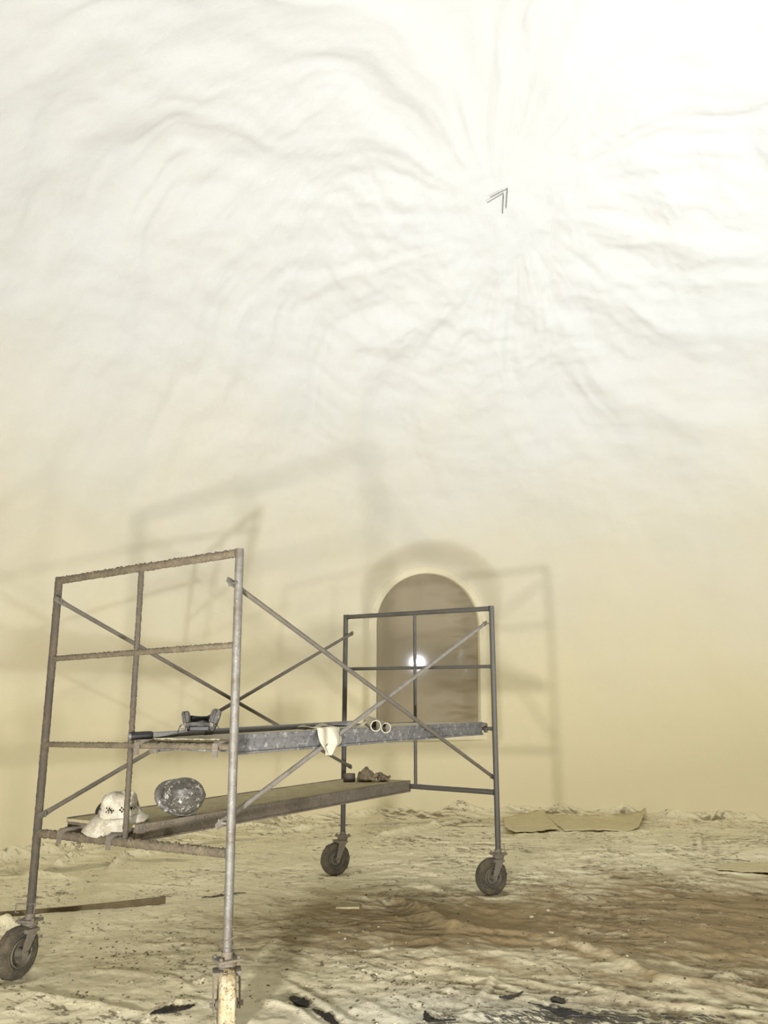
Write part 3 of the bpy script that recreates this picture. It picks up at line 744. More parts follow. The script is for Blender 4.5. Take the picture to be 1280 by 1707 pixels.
# ------------------------------------------------------------------ the two planks
def plank(name, label, x0, x1, y0, y1, zt_, h, mrail, mdeck, hookx, rung_z, lip):
    pl = empty(name, ((x0 + x1) / 2, y0, zt_ - h)); tag(pl, label, 'plank', 'scaffold planks'); o_ = Vector(pl.location)
    def po(nm, bm, m, par=None, **k):
        bm.transform(Matrix.Translation(-o_)); return obj(nm, bm, m, par or pl, **k)
    bm = bmesh.new(); n = 40                                     # worn deck board
    box(bm, x0 + .02, x1 - .02, y0 - .02, y1, zt_ - .016, zt_, .003)
    bmesh.ops.subdivide_edges(bm, edges=[e for e in bm.edges if abs((e.verts[0].co - e.verts[1].co).y) > .5], cuts=60)
    bmesh.ops.subdivide_edges(bm, edges=[e for e in bm.edges if abs((e.verts[0].co - e.verts[1].co).x) > .3], cuts=14)
    for v in bm.verts:
        if 'upper' in label: v.co.z -= .018 * (1 - min(1, max(0, (v.co.y - .3) / 1.3)))
        if v.co.z > zt_ - .026: v.co.z += .0035 * mnoise.noise(v.co * 14) + .002 * mnoise.noise(v.co * 45)
    po('deck', bm, mdeck)
    for s, x in ((0, x0), (1, x1)):
        bm = bmesh.new(); w_ = .024
        xa, xb = (x, x + w_) if s == 0 else (x - w_, x)
        box(bm, xa, xb, y0, y1, zt_ - h, zt_ + lip, .004)
        xo = x - .010 if s == 0 else x + .0
        box(bm, x - .010 if s == 0 else x - .004, x + .004 if s == 0 else x + .010, y0, y1, zt_ - .026 + lip, zt_ + lip + .002, .003)
        box(bm, x - .010 if s == 0 else x - .004, x + .004 if s == 0 else x + .010, y0, y1, zt_ - h - .001, zt_ - h + .012, .003)
        for v in bm.verts: v.co.z += .0025 * mnoise.noise(Vector((v.co.y * 2, s * 5, 0)))
        po('side_rail', bm, mrail)
        bm = bmesh.new(); xe = xa - .004 if s == 0 else xb - .044
        box(bm, xe, xe + .048, y0 - .014, y0 + .012, zt_ - h - .006, zt_ - h + .044, .006); po('rail_end_cap', bm, CASTER)
    for y in (y0 + .004, y1 - .03):
        bm = bmesh.new(); box(bm, x0 + .02, x1 - .02, y, y + .026, zt_ - h + .012, zt_ - .02, .003); po('end_bar', bm, mrail)
    for y in np.linspace(y0 + .5, y1 - .5, 5):
        bm = bmesh.new(); box(bm, x0 + .02, x1 - .02, y, y + .04, zt_ - .05, zt_ - .017, .003); po('cross_member', bm, mrail)
    for e in (0, 1):
        ye = y0 if e == 0 else y1; sg = -1 if e == 0 else 1
        for x in hookx:
            bm = bmesh.new()
            yr = 0.0 if e == 0 else SL; zr = rung_z[e]; pr = [(ye - sg * .06, zr + .006), (ye - sg * .06, zr + .034), (yr + sg * .010, zr + .034), (yr + sg * .030, zr + .022), (yr + sg * .032, zr - .046), (yr + sg * .024, zr - .046), (yr + sg * .022, zr + .006), (yr - sg * .020, zr + .017), (yr - sg * .024, zr + .006)]
            fv = [[bm.verts.new((x + o2, y, z)) for (y, z) in pr] for o2 in (-.017, .017)]
            bm.faces.new(fv[0]); bm.faces.new(fv[1][::-1])
            for k in range(len(pr)): bm.faces.new((fv[0][k], fv[0][(k + 1) % len(pr)], fv[1][(k + 1) % len(pr)], fv[1][k]))
            po('hook', bm, CASTER, smooth=False)
    return pl
plank('scaffold_plank', 'upper scaffold plank with grey metal side rails and a pale dusty deck', .815, 1.447, .10, 3.05, 1.318, .096, ALU, DECK_PALE, (.84, 1.42), (Z3, Z3 + .02), .004)
plank('scaffold_plank', 'lower scaffold plank with brown grey side rails and a dusty tan deck', .135, .735, .10, 3.06, .836, .092, WOODRAIL, DECK, (.24, .66), (Z4 + .004, Z4 + .02), .0)

# ------------------------------------------------------------------ things on the upper plank
RZ = math.atan2(RT[1], RT[0])
# long grey pole with a black taped end
pa, pb = Vector((.77, -.03, 1.311)), Vector((1.405, 1.25, 1.354))
pd = (pb - pa).normalized()
pr = empty('extension_pole', pa); tag(pr, 'long grey extension pole with a black taped end lying along the upper plank', 'pole')
bm = bmesh.new(); tube(bm, [Vector((0, 0, 0)), pb - pa], .0165, 16, .0005, .05, hole=.8); obj('tube', bm, POLE, pr)
bm = bmesh.new(); tube(bm, [pd * .012, pd * .03, pd * .12, pd * .132], [.021, .0225, .0225, .019], 18, .001, .02, hole=.78); tag(obj('grip', bm, BLACK, pr), 'black taped end grip')
bm = bmesh.new(); q = (on_y(345, 1226, .46)[1] + .03) / pd.y; tube(bm, [pd * .43, pd * .48], .0185, 18); tag(obj('tape_band', bm, TAPE, pr), 'brown grey tape band')

def gear():
    c = on_z(331, 1218, 1.338); g = empty('strap_harness', c, RZ)
    tag(g, 'black strap harness with two upright scuffed grey pads on the upper plank', 'harness')
    # curved dark back band between the two pads
    def band(name, pts, hgt, th, mat, lean=0):
        bm = bmesh.new(); rows = []
        for (x, y, z) in pts:
            rows.append([bm.verts.new((x, y + lean * k, z + hgt * (k - .5))) for k in (0, .25, .5, .75, 1)])
        for i in range(len(rows) - 1):
            for k in range(4): bm.faces.new((rows[i][k], rows[i + 1][k], rows[i + 1][k + 1], rows[i][k + 1]))
        o = obj(name, bm, mat, g); solid(o, th); return o
    arc = [(-.062 + .124 * k / 14, .055 + .03 * math.sin(math.pi * k / 14), .060 - .006 * math.sin(math.pi * k / 14)) for k in range(15)]
    band('back_band', arc, .042, .010, BLACK, .006)
    arc = [(-.070 + .140 * k / 14, -.02 - .035 * math.sin(math.pi * k / 14), .032 + .006 * math.sin(math.pi * k / 14)) for k in range(15)]
    band('front_band', arc, .018, .009, DARKGREY)
    arc = [(-.050 + .115 * k / 10, .0, .012) for k in range(11)]
    band('lower_band', arc, .026, .05, BLACK)
    for s, x, tilt, w_, hh in ((-1, -.072, -.22, .040, .100), (1, .080, .30, .052, .120)):
        bm = bmesh.new()
        t = bmesh.new(); bmesh.ops.create_cube(t, size=1)
        bmesh.ops.subdivide_edges(t, edges=t.edges[:], cuts=6, use_grid_fill=True)
        for v in t.verts:
            q_ = v.co * 2; e = (abs(q_.x) ** 4 + abs(q_.y) ** 4 + abs(q_.z) ** 4) ** .25
            v.co = v.co / max(e, .6) * 1.0
            bulge = 1 + .25 * v.co.z
            v.co = Vector((v.co.x * w_ * bulge, v.co.y * .05, v.co.z * hh))
        t.transform(Matrix.Translation((x, .015, .056)) @ Matrix.Rotation(tilt, 4, 'Y')); join(bm, t)
        pad = obj('side_pad', bm, DARKGREY, g)
        bm = bmesh.new()                                      # dark strap running down the middle of the pad
        box(bm, -.006, .006, -.031, .031, -.062, hh * .5 - .002, .002, Matrix.Translation((x - .004, .012, .056)) @ Matrix.Rotation(tilt, 4, 'Y'))
        obj('pad_strap', bm, BLACK, None).parent = pad
        bm = bmesh.new(); box(bm, -.013, .013, -.040, -.026, -.034, -.014, .003, Matrix.Translation((x, .012, .056)) @ Matrix.Rotation(tilt, 4, 'Y'))
        obj('buckle', bm, CASTER, None).parent = pad
    def strap(pts, w_):
        P = [Vector(p_) for p_ in pts]; bm = bmesh.new(); rows = []
        for i, p_ in enumerate(P):
            rows.append([bm.verts.new(p_ + Vector((0, -.5 * w_, 0))), bm.verts.new(p_ + Vector((0, .5 * w_, 0)))])
        for i in range(len(rows) - 1): bm.faces.new((rows[i][0], rows[i][1], rows[i + 1][1], rows[i + 1][0]))
        o = obj('loose_strap', bm, BLACK, g); solid(o, .0035); sub(o, 1)
    strap([(-.078, -.01, .040), (-.098, -.01, .030), (-.108, -.01, .008), (-.112, -.01, -.012)], .020)
    strap([(.088, -.015, .035), (.102, -.015, .032), (.112, -.018, .018), (.118, -.02, .006)], .010)
    strap([(-.10, -.02, .012), (-.08, -.03, .010), (-.06, -.03, .022), (-.04, -.03, .030)], .012)
    bm = bmesh.new(); tube(bm, [(-.084 + .016 * math.cos(a), -.034, .022 + .013 * math.sin(a)) for a in np.linspace(0, 6.28, 20)], .003, 6)
    obj('ring', bm, POLE, g)
gear()

# cream rag hung over the front rail
def rag():
    rows = [(1203, 527, 566), (1209, 527, 567), (1216, 527, 569), (1223, 527.5, 571), (1230, 529, 573), (1236, 531, 572.5), (1241, 534, 568), (1246, 537.5, 560), (1251, 541, 555), (1255, 543.5, 549.5), (1259, 545.5, 546.5)]
    g = empty('rag', (1.45, 1.05, 1.318)); tag(g, 'cream cotton rag hanging over the front edge of the upper plank', 'rag'); o_ = Vector(g.location)
    bm = bmesh.new(); NC = 22; grid = []
    # top of the rag lies on the deck, then bends over the rail
    yl0, yr0 = on_x(527, 1206, 1.465)[1], on_x(566, 1206, 1.465)[1]
    for k in range(5):
        f = k / 5; row = []
        for c in range(NC + 1):
            u = c / NC; y = yl0 + (yr0 - yl0) * u + .05 * (1 - f) * (u - .2)
            row.append((1.30 + .165 * f, y + .03 * (1 - f), 1.331 + .010 * math.sin(u * 9 + f * 3) * (1 - f) + .012 * (1 - f) * u + .006))
        grid.append(row)
    for i, (v, ul, ur) in enumerate(rows):
        row = []
        for c in range(NC + 1):
            u = c / NC
            P_ = on_x(ul + (ur - ul) * u, v, 1.475)
            fold = .012 * math.sin(u * 10.5 + i * .18) + .010 * math.sin(u * 4.6 - i * .35 + 1) + .012 * math.exp(-((u - .55) / .07) ** 2) * min(1, i / 4)
            row.append((1.476 + fold * min(1, .35 + i / 4) + .004 * i / 10, P_[1], min(P_[2], 1.338)))
        grid.append(row)
    V = [[bm.verts.new(Vector(p_) - o_) for p_ in row] for row in grid]
    for i in range(len(V) - 1):
        for c in range(NC): bm.faces.new((V[i][c], V[i][c + 1], V[i + 1][c + 1], V[i + 1][c]))
    o = obj('hanging_flap', bm, RAG, g, angle=180); solid(o, .004, 1); sub(o, 1)
    # the flat end that trails along the deck and turns up at its far corner
    bm = bmesh.new(); grid = []
    for i in range(17):
        u = i / 16; yc = yl0 + .02 + u * .62; lift = .004 + .045 * max(0, (u - .72) / .28) ** 2 + .022 * math.exp(-((u - .18) / .12) ** 2)
        wd = .15 * (1 - .55 * u)
        grid.append([bm.verts.new(Vector((1.452 - .03 * u - wd * (1 - k / 6), yc + .02 * math.sin(k), 1.326 + lift * (.35 + .65 * k / 6) + .004 * math.sin(k * 2.1 + u * 13))) - o_) for k in range(7)])
    for i in range(16):
        for k in range(6): bm.faces.new((grid[i][k], grid[i][k + 1], grid[i + 1][k + 1], grid[i + 1][k]))
    o = obj('flat_end', bm, RAG, g, angle=180); solid(o, .004, 1); sub(o, 1)
rag()

# two short lengths of white pipe, open ends to the viewer
def pipe(px, x, rad, L, label, yawoff, rise):
    e = Vector(on_x(px[0], px[1], x)); o = empty('pipe_offcut', e, 0); tag(o, label, 'pipe', 'pipe offcuts on the upper plank')
    d = Vector((FW[0] * math.cos(yawoff) - FW[1] * math.sin(yawoff), FW[0] * math.sin(yawoff) + FW[1] * math.cos(yawoff), rise)).normalized()
    bm = bmesh.new(); tube(bm, [Vector((0, 0, 0)), d * .02, d * .045, d * L], [rad * 1.04, rad * 1.04, rad, rad], 28, .0004, .03, hole=.84); obj('tube', bm, PVC, o)
    bm = bmesh.new(); t0 = d * (L * .55); X, Y = frame_of(d)  # dark plug set inside the bore, partway along
    rows = [[bm.verts.new(t0 + d * (k2 * .03) + X * rad * .8 * math.cos(k * .524) + Y * rad * .8 * math.sin(k * .524)) for k in range(12)] for k2 in (0, 1)]
    bm.faces.new(rows[0]); bm.faces.new(rows[1])
    for k in range(12): bm.faces.new((rows[0][k], rows[0][(k + 1) % 12], rows[1][(k + 1) % 12], rows[1][k]))
    tag(obj('inner_plug', bm, GLOVE, o), 'dark plug inside the pipe')
pipe((626.5, 1210), 1.50, .0345, .24, 'white pipe offcut nearer the cream rag, its open end facing out', .22, .10)
pipe((643.5, 1213.5), 1.50, .0325, .28, 'white pipe offcut farther from the cream rag, its open end facing out', .34, .12)

# ------------------------------------------------------------------ things on the lower plank
def hard_hat():
    c = Vector((.690, .47, .836)); g = empty('hard_hat', c); tag(g, 'grey hard hat smeared with plaster lying on its side on the lower plank', 'hard hat')
    R = Vector(RT); U = Vector((0, 0, 1)); T = -Vector((FW[0], FW[1], 0)).normalized()           # right, up, toward the viewer
    za = (T * .66 + R * .58 + U * .34).normalized()                # crown direction
    xa = (-R * .8 + T * .5 + U * .12); xa = (xa - za * xa.dot(za)).normalized()   # towards the peak
    ya = za.cross(xa).normalized()
    MM = axes(xa, ya, za, Vector((0, 0, 0)))
    bm = bmesh.new(); NS, NR = 48, 16; rings = []
    for i in range(NR + 1):
        el = math.pi / 2 * i / NR; ring = []
        for k in range(NS):
            a = 2 * math.pi * k / NS; x, y, z = .128 * math.cos(el) ** .85 * math.cos(a), .106 * math.cos(el) ** .85 * math.sin(a), .138 * math.sin(el)
            rdg = .0055 * math.exp(-(y / .012) ** 2) * min(1, z / .04 + .3) + .003 * (math.exp(-((abs(y) - .04) / .008) ** 2)) * (x > -.08)
            s = 1 + rdg / .12; ring.append((x * s, y * s, z * s))
        rings.append(ring)
    V = [[bm.verts.new(q) for q in r] for r in rings[:-1]]; top = bm.verts.new(rings[-1][0])
    for i in range(len(V) - 1):
        for k in range(NS): bm.faces.new((V[i][k], V[i][(k + 1) % NS], V[i + 1][(k + 1) % NS], V[i + 1][k]))
    for k in range(NS): bm.faces.new((V[-1][k], V[-1][(k + 1) % NS], top))
    bm.transform(MM); low = min(v.co.z for v in bm.verts)
    sh = obj('shell', bm, HELM, g); solid(sh, .004, -1)
    bm = bmesh.new(); rows = []
    for k in range(NS):                                          # rim and peak
        a = 2 * math.pi * k / NS; pk = max(0, math.cos(a)) ** 3 * .040 + .006
        ca, sa = math.cos(a), math.sin(a)
        rows.append([bm.verts.new((.126 * ca, .104 * sa, .004)), bm.verts.new(((.126 + pk * .5) * ca, (.104 + pk * .5) * sa, -.004)), bm.verts.new(((.126 + pk) * ca, (.104 + pk) * sa, -.014))])
    for k in range(NS):
        for j in (0, 1): bm.faces.new((rows[k][j], rows[(k + 1) % NS][j], rows[(k + 1) % NS][j + 1], rows[k][j + 1]))
    bm.transform(MM); low = min(low, min(v.co.z for v in bm.verts))
    o = obj('brim', bm, HELM, g); solid(o, .005)
    bm = bmesh.new(); rows = []
    for k in range(NS):
        a = 2 * math.pi * k / NS; rows.append([bm.verts.new((.106 * math.cos(a), .086 * math.sin(a), z)) for z in (.0, .03)])
    for k in range(NS): bm.faces.new((rows[k][0], rows[(k + 1) % NS][0], rows[(k + 1) % NS][1], rows[k][1]))
    bm.transform(MM); solid(obj('head_band', bm, BLACK, g), .003)
    g.location.z -= low + .000
hard_hat()

def straw_hat():
    c = Vector((.545, .14, .845)); g = empty('straw_hat', c, RZ); tag(g, 'white paint caked straw hat resting on the near end of the lower plank', 'hat')
    g.rotation_euler = (.22, -.03, RZ)
    NS = 72; bm = bmesh.new(); rows = []
    prof = [(.0, .155), (.03, .156), (.055, .151), (.075, .143), (.088, .130), (.094, .115), (.097, .100), (.099, .090), (.101, .080), (.103, .070), (.105, .060), (.108, .050), (.112, .040)]
    for (r, z) in prof:
        if r == 0: rows.append([bm.verts.new((0, 0, z - .01))]); continue
        ring = []
        for k in range(NS):
            a = 2 * math.pi * k / NS; n = mnoise.noise(Vector((math.cos(a) * 2.2, math.sin(a) * 2.2, z * 16))); 
            rr = r * (1 + .06 * n + .03 * mnoise.noise(Vector((a * 6, z * 60, 1)))) ; ring.append(bm.verts.new((rr * 1.06 * math.cos(a), rr * .92 * math.sin(a), z + .010 * n * (z > .12))))
        rows.append(ring)
    for i in range(len(rows) - 1):
        a_, b_ = rows[i], rows[i + 1]
        for k in range(NS):
            k2 = (k + 1) % NS
            if len(a_) == 1: bm.faces.new((a_[0], b_[k], b_[k2]))
            elif i in (6, 7, 8) and (k + i) % 2 == 0 and mnoise.noise(Vector((k * .21, 5, 3))) > -.12: continue      # open weave of the vent band
            else: bm.faces.new((a_[k], a_[k2], b_[k2], b_[k]))
    o = obj('crown', bm, HAT, g, angle=80); solid(o, .004, -1)
    bm = bmesh.new(); rows = []
    for j in range(7):
        f = j / 6; ring = []
        for k in range(NS):
            a = 2 * math.pi * k / NS; ca, sa = math.cos(a), math.sin(a)
            # turned down at the left and front, rolled up at the right
            out = .060 + .030 * max(0, -ca) ** 2 - .020 * max(0, ca) ** 2
            r = .110 + out * f; up = .035 * max(0, ca) ** 2 * f * f + .03 * max(0, sa) ** 2 * f
            droop = -.082 * f ** 1.1 * (1 - .15 * max(0, ca))
            n = mnoise.noise(Vector((ca * 3, sa * 3, f * 2)))
            ring.append(bm.verts.new((r * 1.06 * ca, r * .92 * sa, .041 + droop + up + .010 * n * f)))
        rows.append(ring)
    for i in range(6):
        for k in range(NS): bm.faces.new((rows[i][k], rows[i][(k + 1) % NS], rows[i + 1][(k + 1) % NS], rows[i + 1][k]))
    o = obj('brim', bm, HAT, g, angle=80); solid(o, .005)
    bm = bmesh.new(); rows = []
    for k in range(12):
        f = k / 11; x = -.115 - .045 * f; z = .075 - .065 * f
        rows.append([bm.verts.new((x - .012 * (j - 1) - .01 * math.sin(f * 3), .055 + .02 * j, z + .010 * (1 - abs(j - 1)))) for j in range(3)])
    for k in range(11):
        for j in range(2): bm.faces.new((rows[k][j], rows[k][j + 1], rows[k + 1][j + 1], rows[k + 1][j]))
    o = obj('chin_strap', bm, BLACK, g); solid(o, .012); sub(o, 1)
straw_hat()

def tape_roll():
    c = on_z(582, 1303, .838); g = empty('tape_roll', (c[0], c[1], .838)); tag(g, 'grey brown tape roll on the far end of the lower plank', 'tape')
    bm = bmesh.new(); lathe(bm, [(.030, .002), (.048, 0), (.051, .004), (.051, .062), (.048, .066), (.030, .064)], 36, None, True); obj('roll', bm, TAPE, g)
    bm = bmesh.new(); lathe(bm, [(.027, .002), (.030, .002), (.030, .064), (.027, .064)], 36, None, True); obj('core', bm, PAPER, g)
tape_roll()

def glove(px, label, rz, curl, s=1.0, lump=0.0):
    c = on_z(px[0], px[1], .838); g = empty('work_glove', (c[0], c[1], .838), rz); tag(g, label, 'glove', 'dirty gloves on the lower plank')
    bm = bmesh.new(); t = bmesh.new(); bmesh.ops.create_icosphere(t, subdivisions=4, radius=1)
    for v in t.verts:
        n = 1 + .22 * mnoise.noise(v.co * 1.9 + Vector((rz, 0, 0))) + .10 * mnoise.noise(v.co * 5)
        v.co = Vector((v.co.x * .052 * n * s, v.co.y * .042 * n * s, .032 * s + max(-.031 * s, v.co.z * (.038 if v.co.z < 0 else .038 + lump) * n * s)))
    join(bm, t); obj('palm', bm, GLOVE, g, angle=90)
    for k, (L, yo) in enumerate(((.060, -.030), (.072, -.010), (.070, .010), (.052, .030))):
        bm = bmesh.new(); pts = []
        for j in range(6):
            f = j / 5; a = curl * f
            pts.append((.036 * s + L * s * (math.sin(a) / max(curl, .01)), yo * s * (1 + .3 * f), .030 * s + .014 * s * math.sin(k * 2 + f * 2) - .012 * f * s + curl * .020 * f * s))
        tube(bm, pts, [.013 * s, .0125 * s, .013 * s, .0118 * s, .011 * s, .006 * s], 12, .003, .008, freq=70); obj('finger', bm, GLOVE, g, angle=90)
    bm = bmesh.new(); tube(bm, [(.0, -.034 * s, .03 * s), (.022 * s, -.056 * s, .024 * s), (.045 * s, -.064 * s, .016 * s)], [.015 * s, .013 * s, .008 * s], 12, .003, .008, freq=70); obj('thumb', bm, GLOVE, g, angle=90)
    bm = bmesh.new(); tube(bm, [(-.020 * s, 0, .030 * s), (-.044 * s, .004, .036 * s), (-.062 * s, .006, .040 * s)], [.030 * s, .034 * s, .039 * s], 24, .006, .01, hole=.88, freq=40); obj('cuff', bm, GLOVE, g, angle=90)
glove((611, 1303), 'crumpled brown work glove nearer the tape roll on the lower plank', RZ + .45, 1.3, 1.1, .034)
glove((638, 1302), 'dark folded work glove nearest the far end of the lower plank', RZ - 1.0, .8, .85)

# ------------------------------------------------------------------ ground: cloth and what lies on it
GX, GY, GH = build_cloth()
def gz(x, y):
    i = int(round((y - GY[0, 0]) / (GY[1, 0] - GY[0, 0]))); j = int(round((x - GX[0, 0]) / (GX[0, 1] - GX[0, 0])))
    i = min(max(i, 0), GH.shape[0] - 1); j = min(max(j, 0), GH.shape[1] - 1); return float(GH[i, j])
def gmax(x, y, r=.05):
    return max(gz(x + dx, y + dy) for dx in (-r, 0, r) for dy in (-r, 0, r))

# long board at the left
a_, b_ = Vector(on_z(-40, 1526, .05)), Vector(on_z(276, 1497, .05))
d_ = (b_ - a_); L_ = d_.length; bd = empty('lumber_board', a_, math.atan2(d_.y, d_.x)); tag(bd, 'long narrow dusty wooden board lying on the drop cloth behind the wheel', 'board')
zs_ = max(gz(a_.x + d_.x * k / 20, a_.y + d_.y * k / 20) for k in range(21))
bd.location = (a_.x, a_.y, zs_ - .012)
bm = bmesh.new(); box(bm, 0, L_, -.010, .010, 0, .050, .002)
bmesh.ops.subdivide_edges(bm, edges=[e for e in bm.edges if abs((e.verts[0].co - e.verts[1].co).x) > .3], cuts=40)
for v in bm.verts: v.co.z += -.018 * math.sin(v.co.x / L_ * math.pi) * .6; v.co.y += .006 * math.sin(v.co.x * 2.2)
obj('plank_body', bm, LUMBER, bd)

# kraft sheets by the wall
def sheet(name, label, quad, curl, seedv):
    P_ = [Vector(on_z(u, v, .05)) for (u, v) in quad]; ctr = sum(P_, Vector()) / 4
    o0 = Vector((ctr.x, ctr.y, 0)); n, m_ = 44, 18; bm = bmesh.new(); g = []
    for i in range(n + 1):
        row = []
        for j in range(m_ + 1):
            u, v = i / n, j / m_
            q = P_[0].lerp(P_[1], u).lerp(P_[3].lerp(P_[2], u), v)
            edge = max(0, 1 - v * 4) ** 2 if 'f' in curl else 0
            z = gmax(q.x, q.y, .03) * .75 + .012 + .010 * mnoise.noise(Vector((q.x * 3, q.y * 3, seedv)))
            if 'l' in curl: z += .08 * max(0, 1 - u / .22) ** 2 * max(0, 1 - v * 1.2)
            if 'r' in curl: z += .085 * max(0, (u - .86) / .14) ** 2 * (.2 + .8 * v)
            z += .008 * edge * (1 + math.sin(u * 9 + seedv))
            row.append(bm.verts.new((q.x - o0.x, q.y - o0.y, z)))
        g.append(row)
    for i in range(n):
        for j in range(m_): bm.faces.new((g[i][j], g[i + 1][j], g[i + 1][j + 1], g[i][j + 1]))
    o = obj(name, bm, PAPER, None, o0, angle=180); solid(o, .006, 1)
    return tag(o, label, 'paper', 'kraft sheets by the wall')
sheet('paper_sheet', 'tan kraft paper sheet with a curled corner against the wall right of scaffold', [(842, 1389), (933, 1380), (906, 1353), (838, 1362)], 'lf', 1.0)
sheet('paper_sheet', 'longer tan kraft paper sheet along the wall with its end turned up', [(940, 1381), (1062, 1382), (1076, 1360), (908, 1358)], 'rf', 4.0)
sheet('paper_sheet', 'pale cream paper sheet lying on the cloth away from the wall', [(1196, 1448), (1290, 1452), (1290, 1432), (1206, 1434)], 'f', 7.0)

def scrap(name, label, cat, px, dims, rz, mat, group=None):
    c = on_z(px[0], px[1], .015); z = gmax(c[0], c[1], .03)
    o = empty(name, (c[0], c[1], z - .004), rz) if False else None
    bm = bmesh.new(); box(bm, -dims[0] / 2, dims[0] / 2, -dims[1] / 2, dims[1] / 2, 0, dims[2], min(dims) * .15)
    for v in bm.verts: v.co += Vector((mnoise.noise(v.co * 30), mnoise.noise(v.co * 31 + Vector((5, 0, 0))), 0)) * min(dims[:2]) * .08
    o = obj(name, bm, mat, None, (c[0], c[1], z - .004), smooth=False); o.rotation_euler = (0, 0, rz)
    return tag(o, label, cat, group)
scrap('wood_offcut', 'small flat tan wood offcut lying alone on the cloth between the wheels', 'wood scrap', (580, 1514), (.17, .09, .014), RZ, DECK)
scrap('plaster_chip', 'white plaster chip on the brown muddy patch of cloth', 'chip', (919, 1559), (.032, .022, .014), .4, MUD_PALE, 'white plaster chips')
scrap('plaster_chip', 'tiny white plaster chip behind the larger chip on brown cloth', 'chip', (914, 1521), (.022, .016, .012), 1.4, MUD_PALE, 'white plaster chips')
scrap('plaster_chip', 'tiny white chip beside a mud clump left of the brown patch', 'chip', (886, 1529), (.026, .016, .012), .9, MUD_PALE, 'white plaster chips')

def torn(label, pts, wd, seedv):
    """a torn, crumpled strip of black plastic along ground points"""
    P_ = [Vector(on_z(u, v, .03)) for (u, v) in pts]; o0 = Vector((P_[0].x, P_[0].y, 0)); bm = bmesh.new(); rows = []; n = 14 * (len(P_) - 1)
    for i in range(n + 1):
        f = i / n * (len(P_) - 1); k = min(int(f), len(P_) - 2); q = P_[k].lerp(P_[k + 1], f - k); d = (P_[k + 1] - P_[k]).normalized(); s_ = Vector((-d.y, d.x, 0))
        w_ = wd * max(.12, math.sin(math.pi * (.04 + .92 * i / n))) * (.55 + .9 * abs(mnoise.noise(Vector((i * .35, seedv, 0)))) + .3)
        row = []
        for j in range(5):
            a = (j / 4 - .5) * 2; pp = q + s_ * a * w_ * .5 + d * .01 * mnoise.noise(Vector((i, j, seedv)))
            row.append(bm.verts.new((pp.x - o0.x, pp.y - o0.y, gmax(pp.x, pp.y, .015) + .003 + .008 * abs(mnoise.noise(Vector((i * .6, j * .9, seedv))))) ))
        rows.append(row)
    for i in range(n):
        for j in range(4): bm.faces.new((rows[i][j], rows[i + 1][j], rows[i + 1][j + 1], rows[i][j + 1]))
    o = obj('plastic_scrap', bm, SCRAP, None, o0, angle=60); solid(o, .003, 1)
    return tag(o, label, 'scrap', 'torn black plastic scraps on the cloth')
torn('torn black plastic scrap in the fold right of the caked near wheel', [(484, 1655), (500, 1664), (514, 1674)], .075, 1)
torn('thin torn black plastic strip trailing down the pale fold to the front', [(520, 1678), (545, 1690), (572, 1712)], .04, 2)
torn('black plastic scrap beside the ridge of white crumpled cloth', [(832, 1662), (850, 1660), (872, 1650)], .03, 3)
torn('black plastic scrap at the front below the crumpled ridge', [(708, 1684), (715, 1700), (760, 1703)], .045, 4)
torn('round black plastic scrap on the grey cloth at the front', [(920, 1660), (940, 1672)], .07, 5)
torn('long black plastic strip on the grey cloth near the front edge', [(880, 1670), (940, 1692), (1000, 1702)], .03, 6)
torn('flat dark plastic scrap left of the caked near wheel', [(250, 1690), (285, 1678), (325, 1670)], .06, 7)
torn('dark strip lying behind the near post on tan cloth', [(336, 1494), (372, 1490), (410, 1487)], .03, 8)

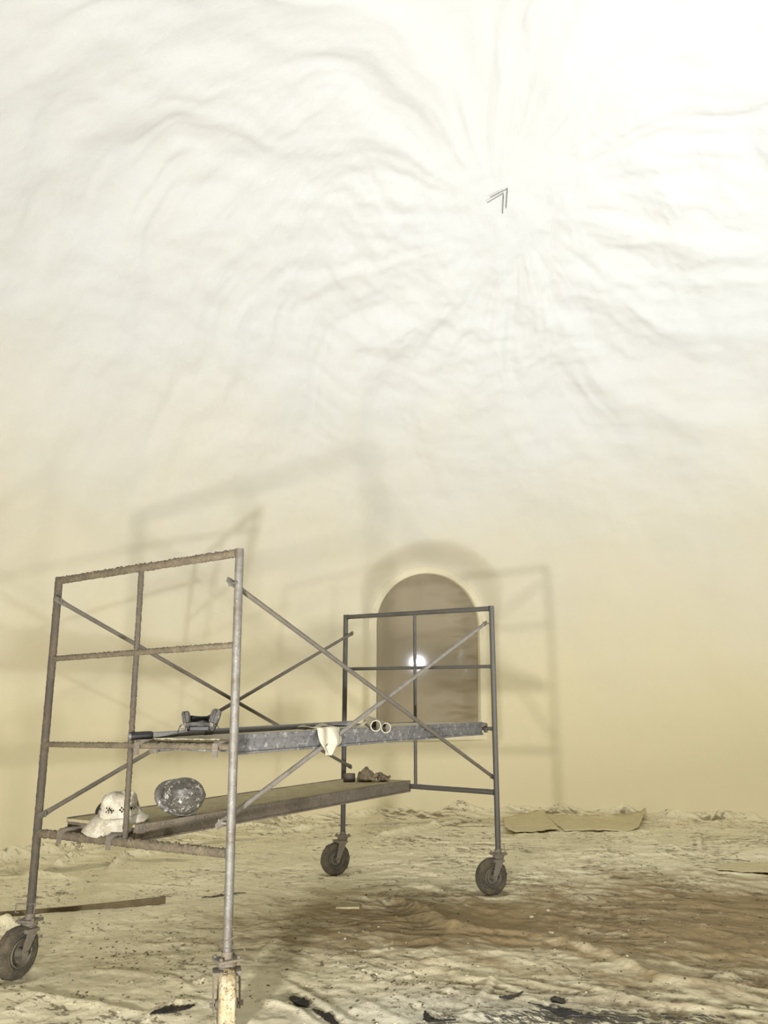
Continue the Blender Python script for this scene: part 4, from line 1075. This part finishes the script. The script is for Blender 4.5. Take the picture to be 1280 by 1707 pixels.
def crumbs(name, mat, n, spots, smin, smax, label):
    ico = bmesh.new(); bmesh.ops.create_icosphere(ico, subdivisions=1, radius=1); base = np.array([v.co[:] for v in ico.verts]); F = np.array([[v.index for v in f.verts] for f in ico.faces]); ico.free()
    V, FF, k = [], [], 0
    for i in range(n):
        (u, v, ru, rv) = spots[rng.choice(len(spots), p=PW(spots))]
        q = on_z(u + rng.normal() * ru, min(v + rng.normal() * rv, 1725), .01); x, y = q[0], q[1]
        if not (-3 < x < 6.3 and -1.9 < y < 8): continue
        ph = math.atan2(y - DC[1], x - DC[0])
        if math.hypot(x - DC[0], y - DC[1]) > dome_r(ph, .1) - .15: continue
        s = smin + (smax - smin) * rng.random() ** 3; sc = np.array([s * rng.uniform(.7, 2.0), s * rng.uniform(.7, 1.4), s * rng.uniform(.4, .8)])
        a = rng.uniform(0, 6.28); R = np.array([[math.cos(a), -math.sin(a), 0], [math.sin(a), math.cos(a), 0], [0, 0, 1]])
        P_ = (base * (1 + rng.uniform(-.3, .3, (len(base), 1))) * sc) @ R.T + np.array([x, y, gz(x, y) + s * .25]); V.append(P_); FF.append(F + k); k += len(base)
    o = mesh_np(name, np.concatenate(V), np.concatenate(FF), mat)
    for p_ in o.data.polygons: p_.use_smooth = False
    return tag(o, label, 'debris', None, 'stuff')
def PW(s):
    w_ = np.array([a[2] * a[3] for a in s], float) ** .6; return w_ / w_.sum()
SP = [(640, 1440, 260, 30), (500, 1590, 160, 60), (230, 1590, 90, 50), (980, 1560, 180, 60), (900, 1660, 220, 30), (700, 1650, 60, 40), (220, 1585, 60, 15), (900, 1440, 90, 18), (640, 1400, 90, 15), (680, 1640, 40, 25)]
crumbs('mud_crumbs', MUD_DARK, 1700, SP, .0015, .0075, 'small dark crumbs of dried mud scattered over the drop cloth')
crumbs('plaster_crumbs', MUD_PALE, 800, SP, .0015, .008, 'small pale crumbs of dried plaster scattered over the drop cloth')

# ------------------------------------------------------------------ two wire hooks left in the dome
def dome_hit(u, v):
    d = ray(u, v); lo = 3.0
    for t in np.linspace(3, 16, 2600):
        q = CAM + d * t
        if q[2] > DH or np.hypot(q[0] - DC[0], q[1] - DC[1]) > dome_r(math.atan2(q[1] - DC[1], q[0] - DC[0]), np.array(q[2])): return q, d
def hook(label, top, legs):
    q, d = dome_hit(*top); o0 = Vector(q); g = empty('wire_hook', o0); tag(g, label, 'wire', 'wire hooks in the dome'); 
    for leg in legs:
        bm = bmesh.new(); pts = []
        for k, (u, v) in enumerate(leg):
            qq, dd = dome_hit(u, v); pts.append(Vector(qq) - Vector(dd) * (.035 if k else .02) - o0)
        pts.insert(0, pts[0] + Vector(d) * .08)
        tube(bm, pts, .0032, 8); obj('wire_leg', bm, WIRE, g)
hook('upper bent wire hook with two legs hanging from the white dome', (846, 314), [[(846, 314), (842, 317), (832, 321), (817, 329)], [(845.5, 316), (843.5, 347)]])
hook('lower bent wire hook with two legs hanging from the white dome', (839, 322), [[(839, 322), (829, 328), (812, 338)], [(839, 324), (837.5, 356)]])
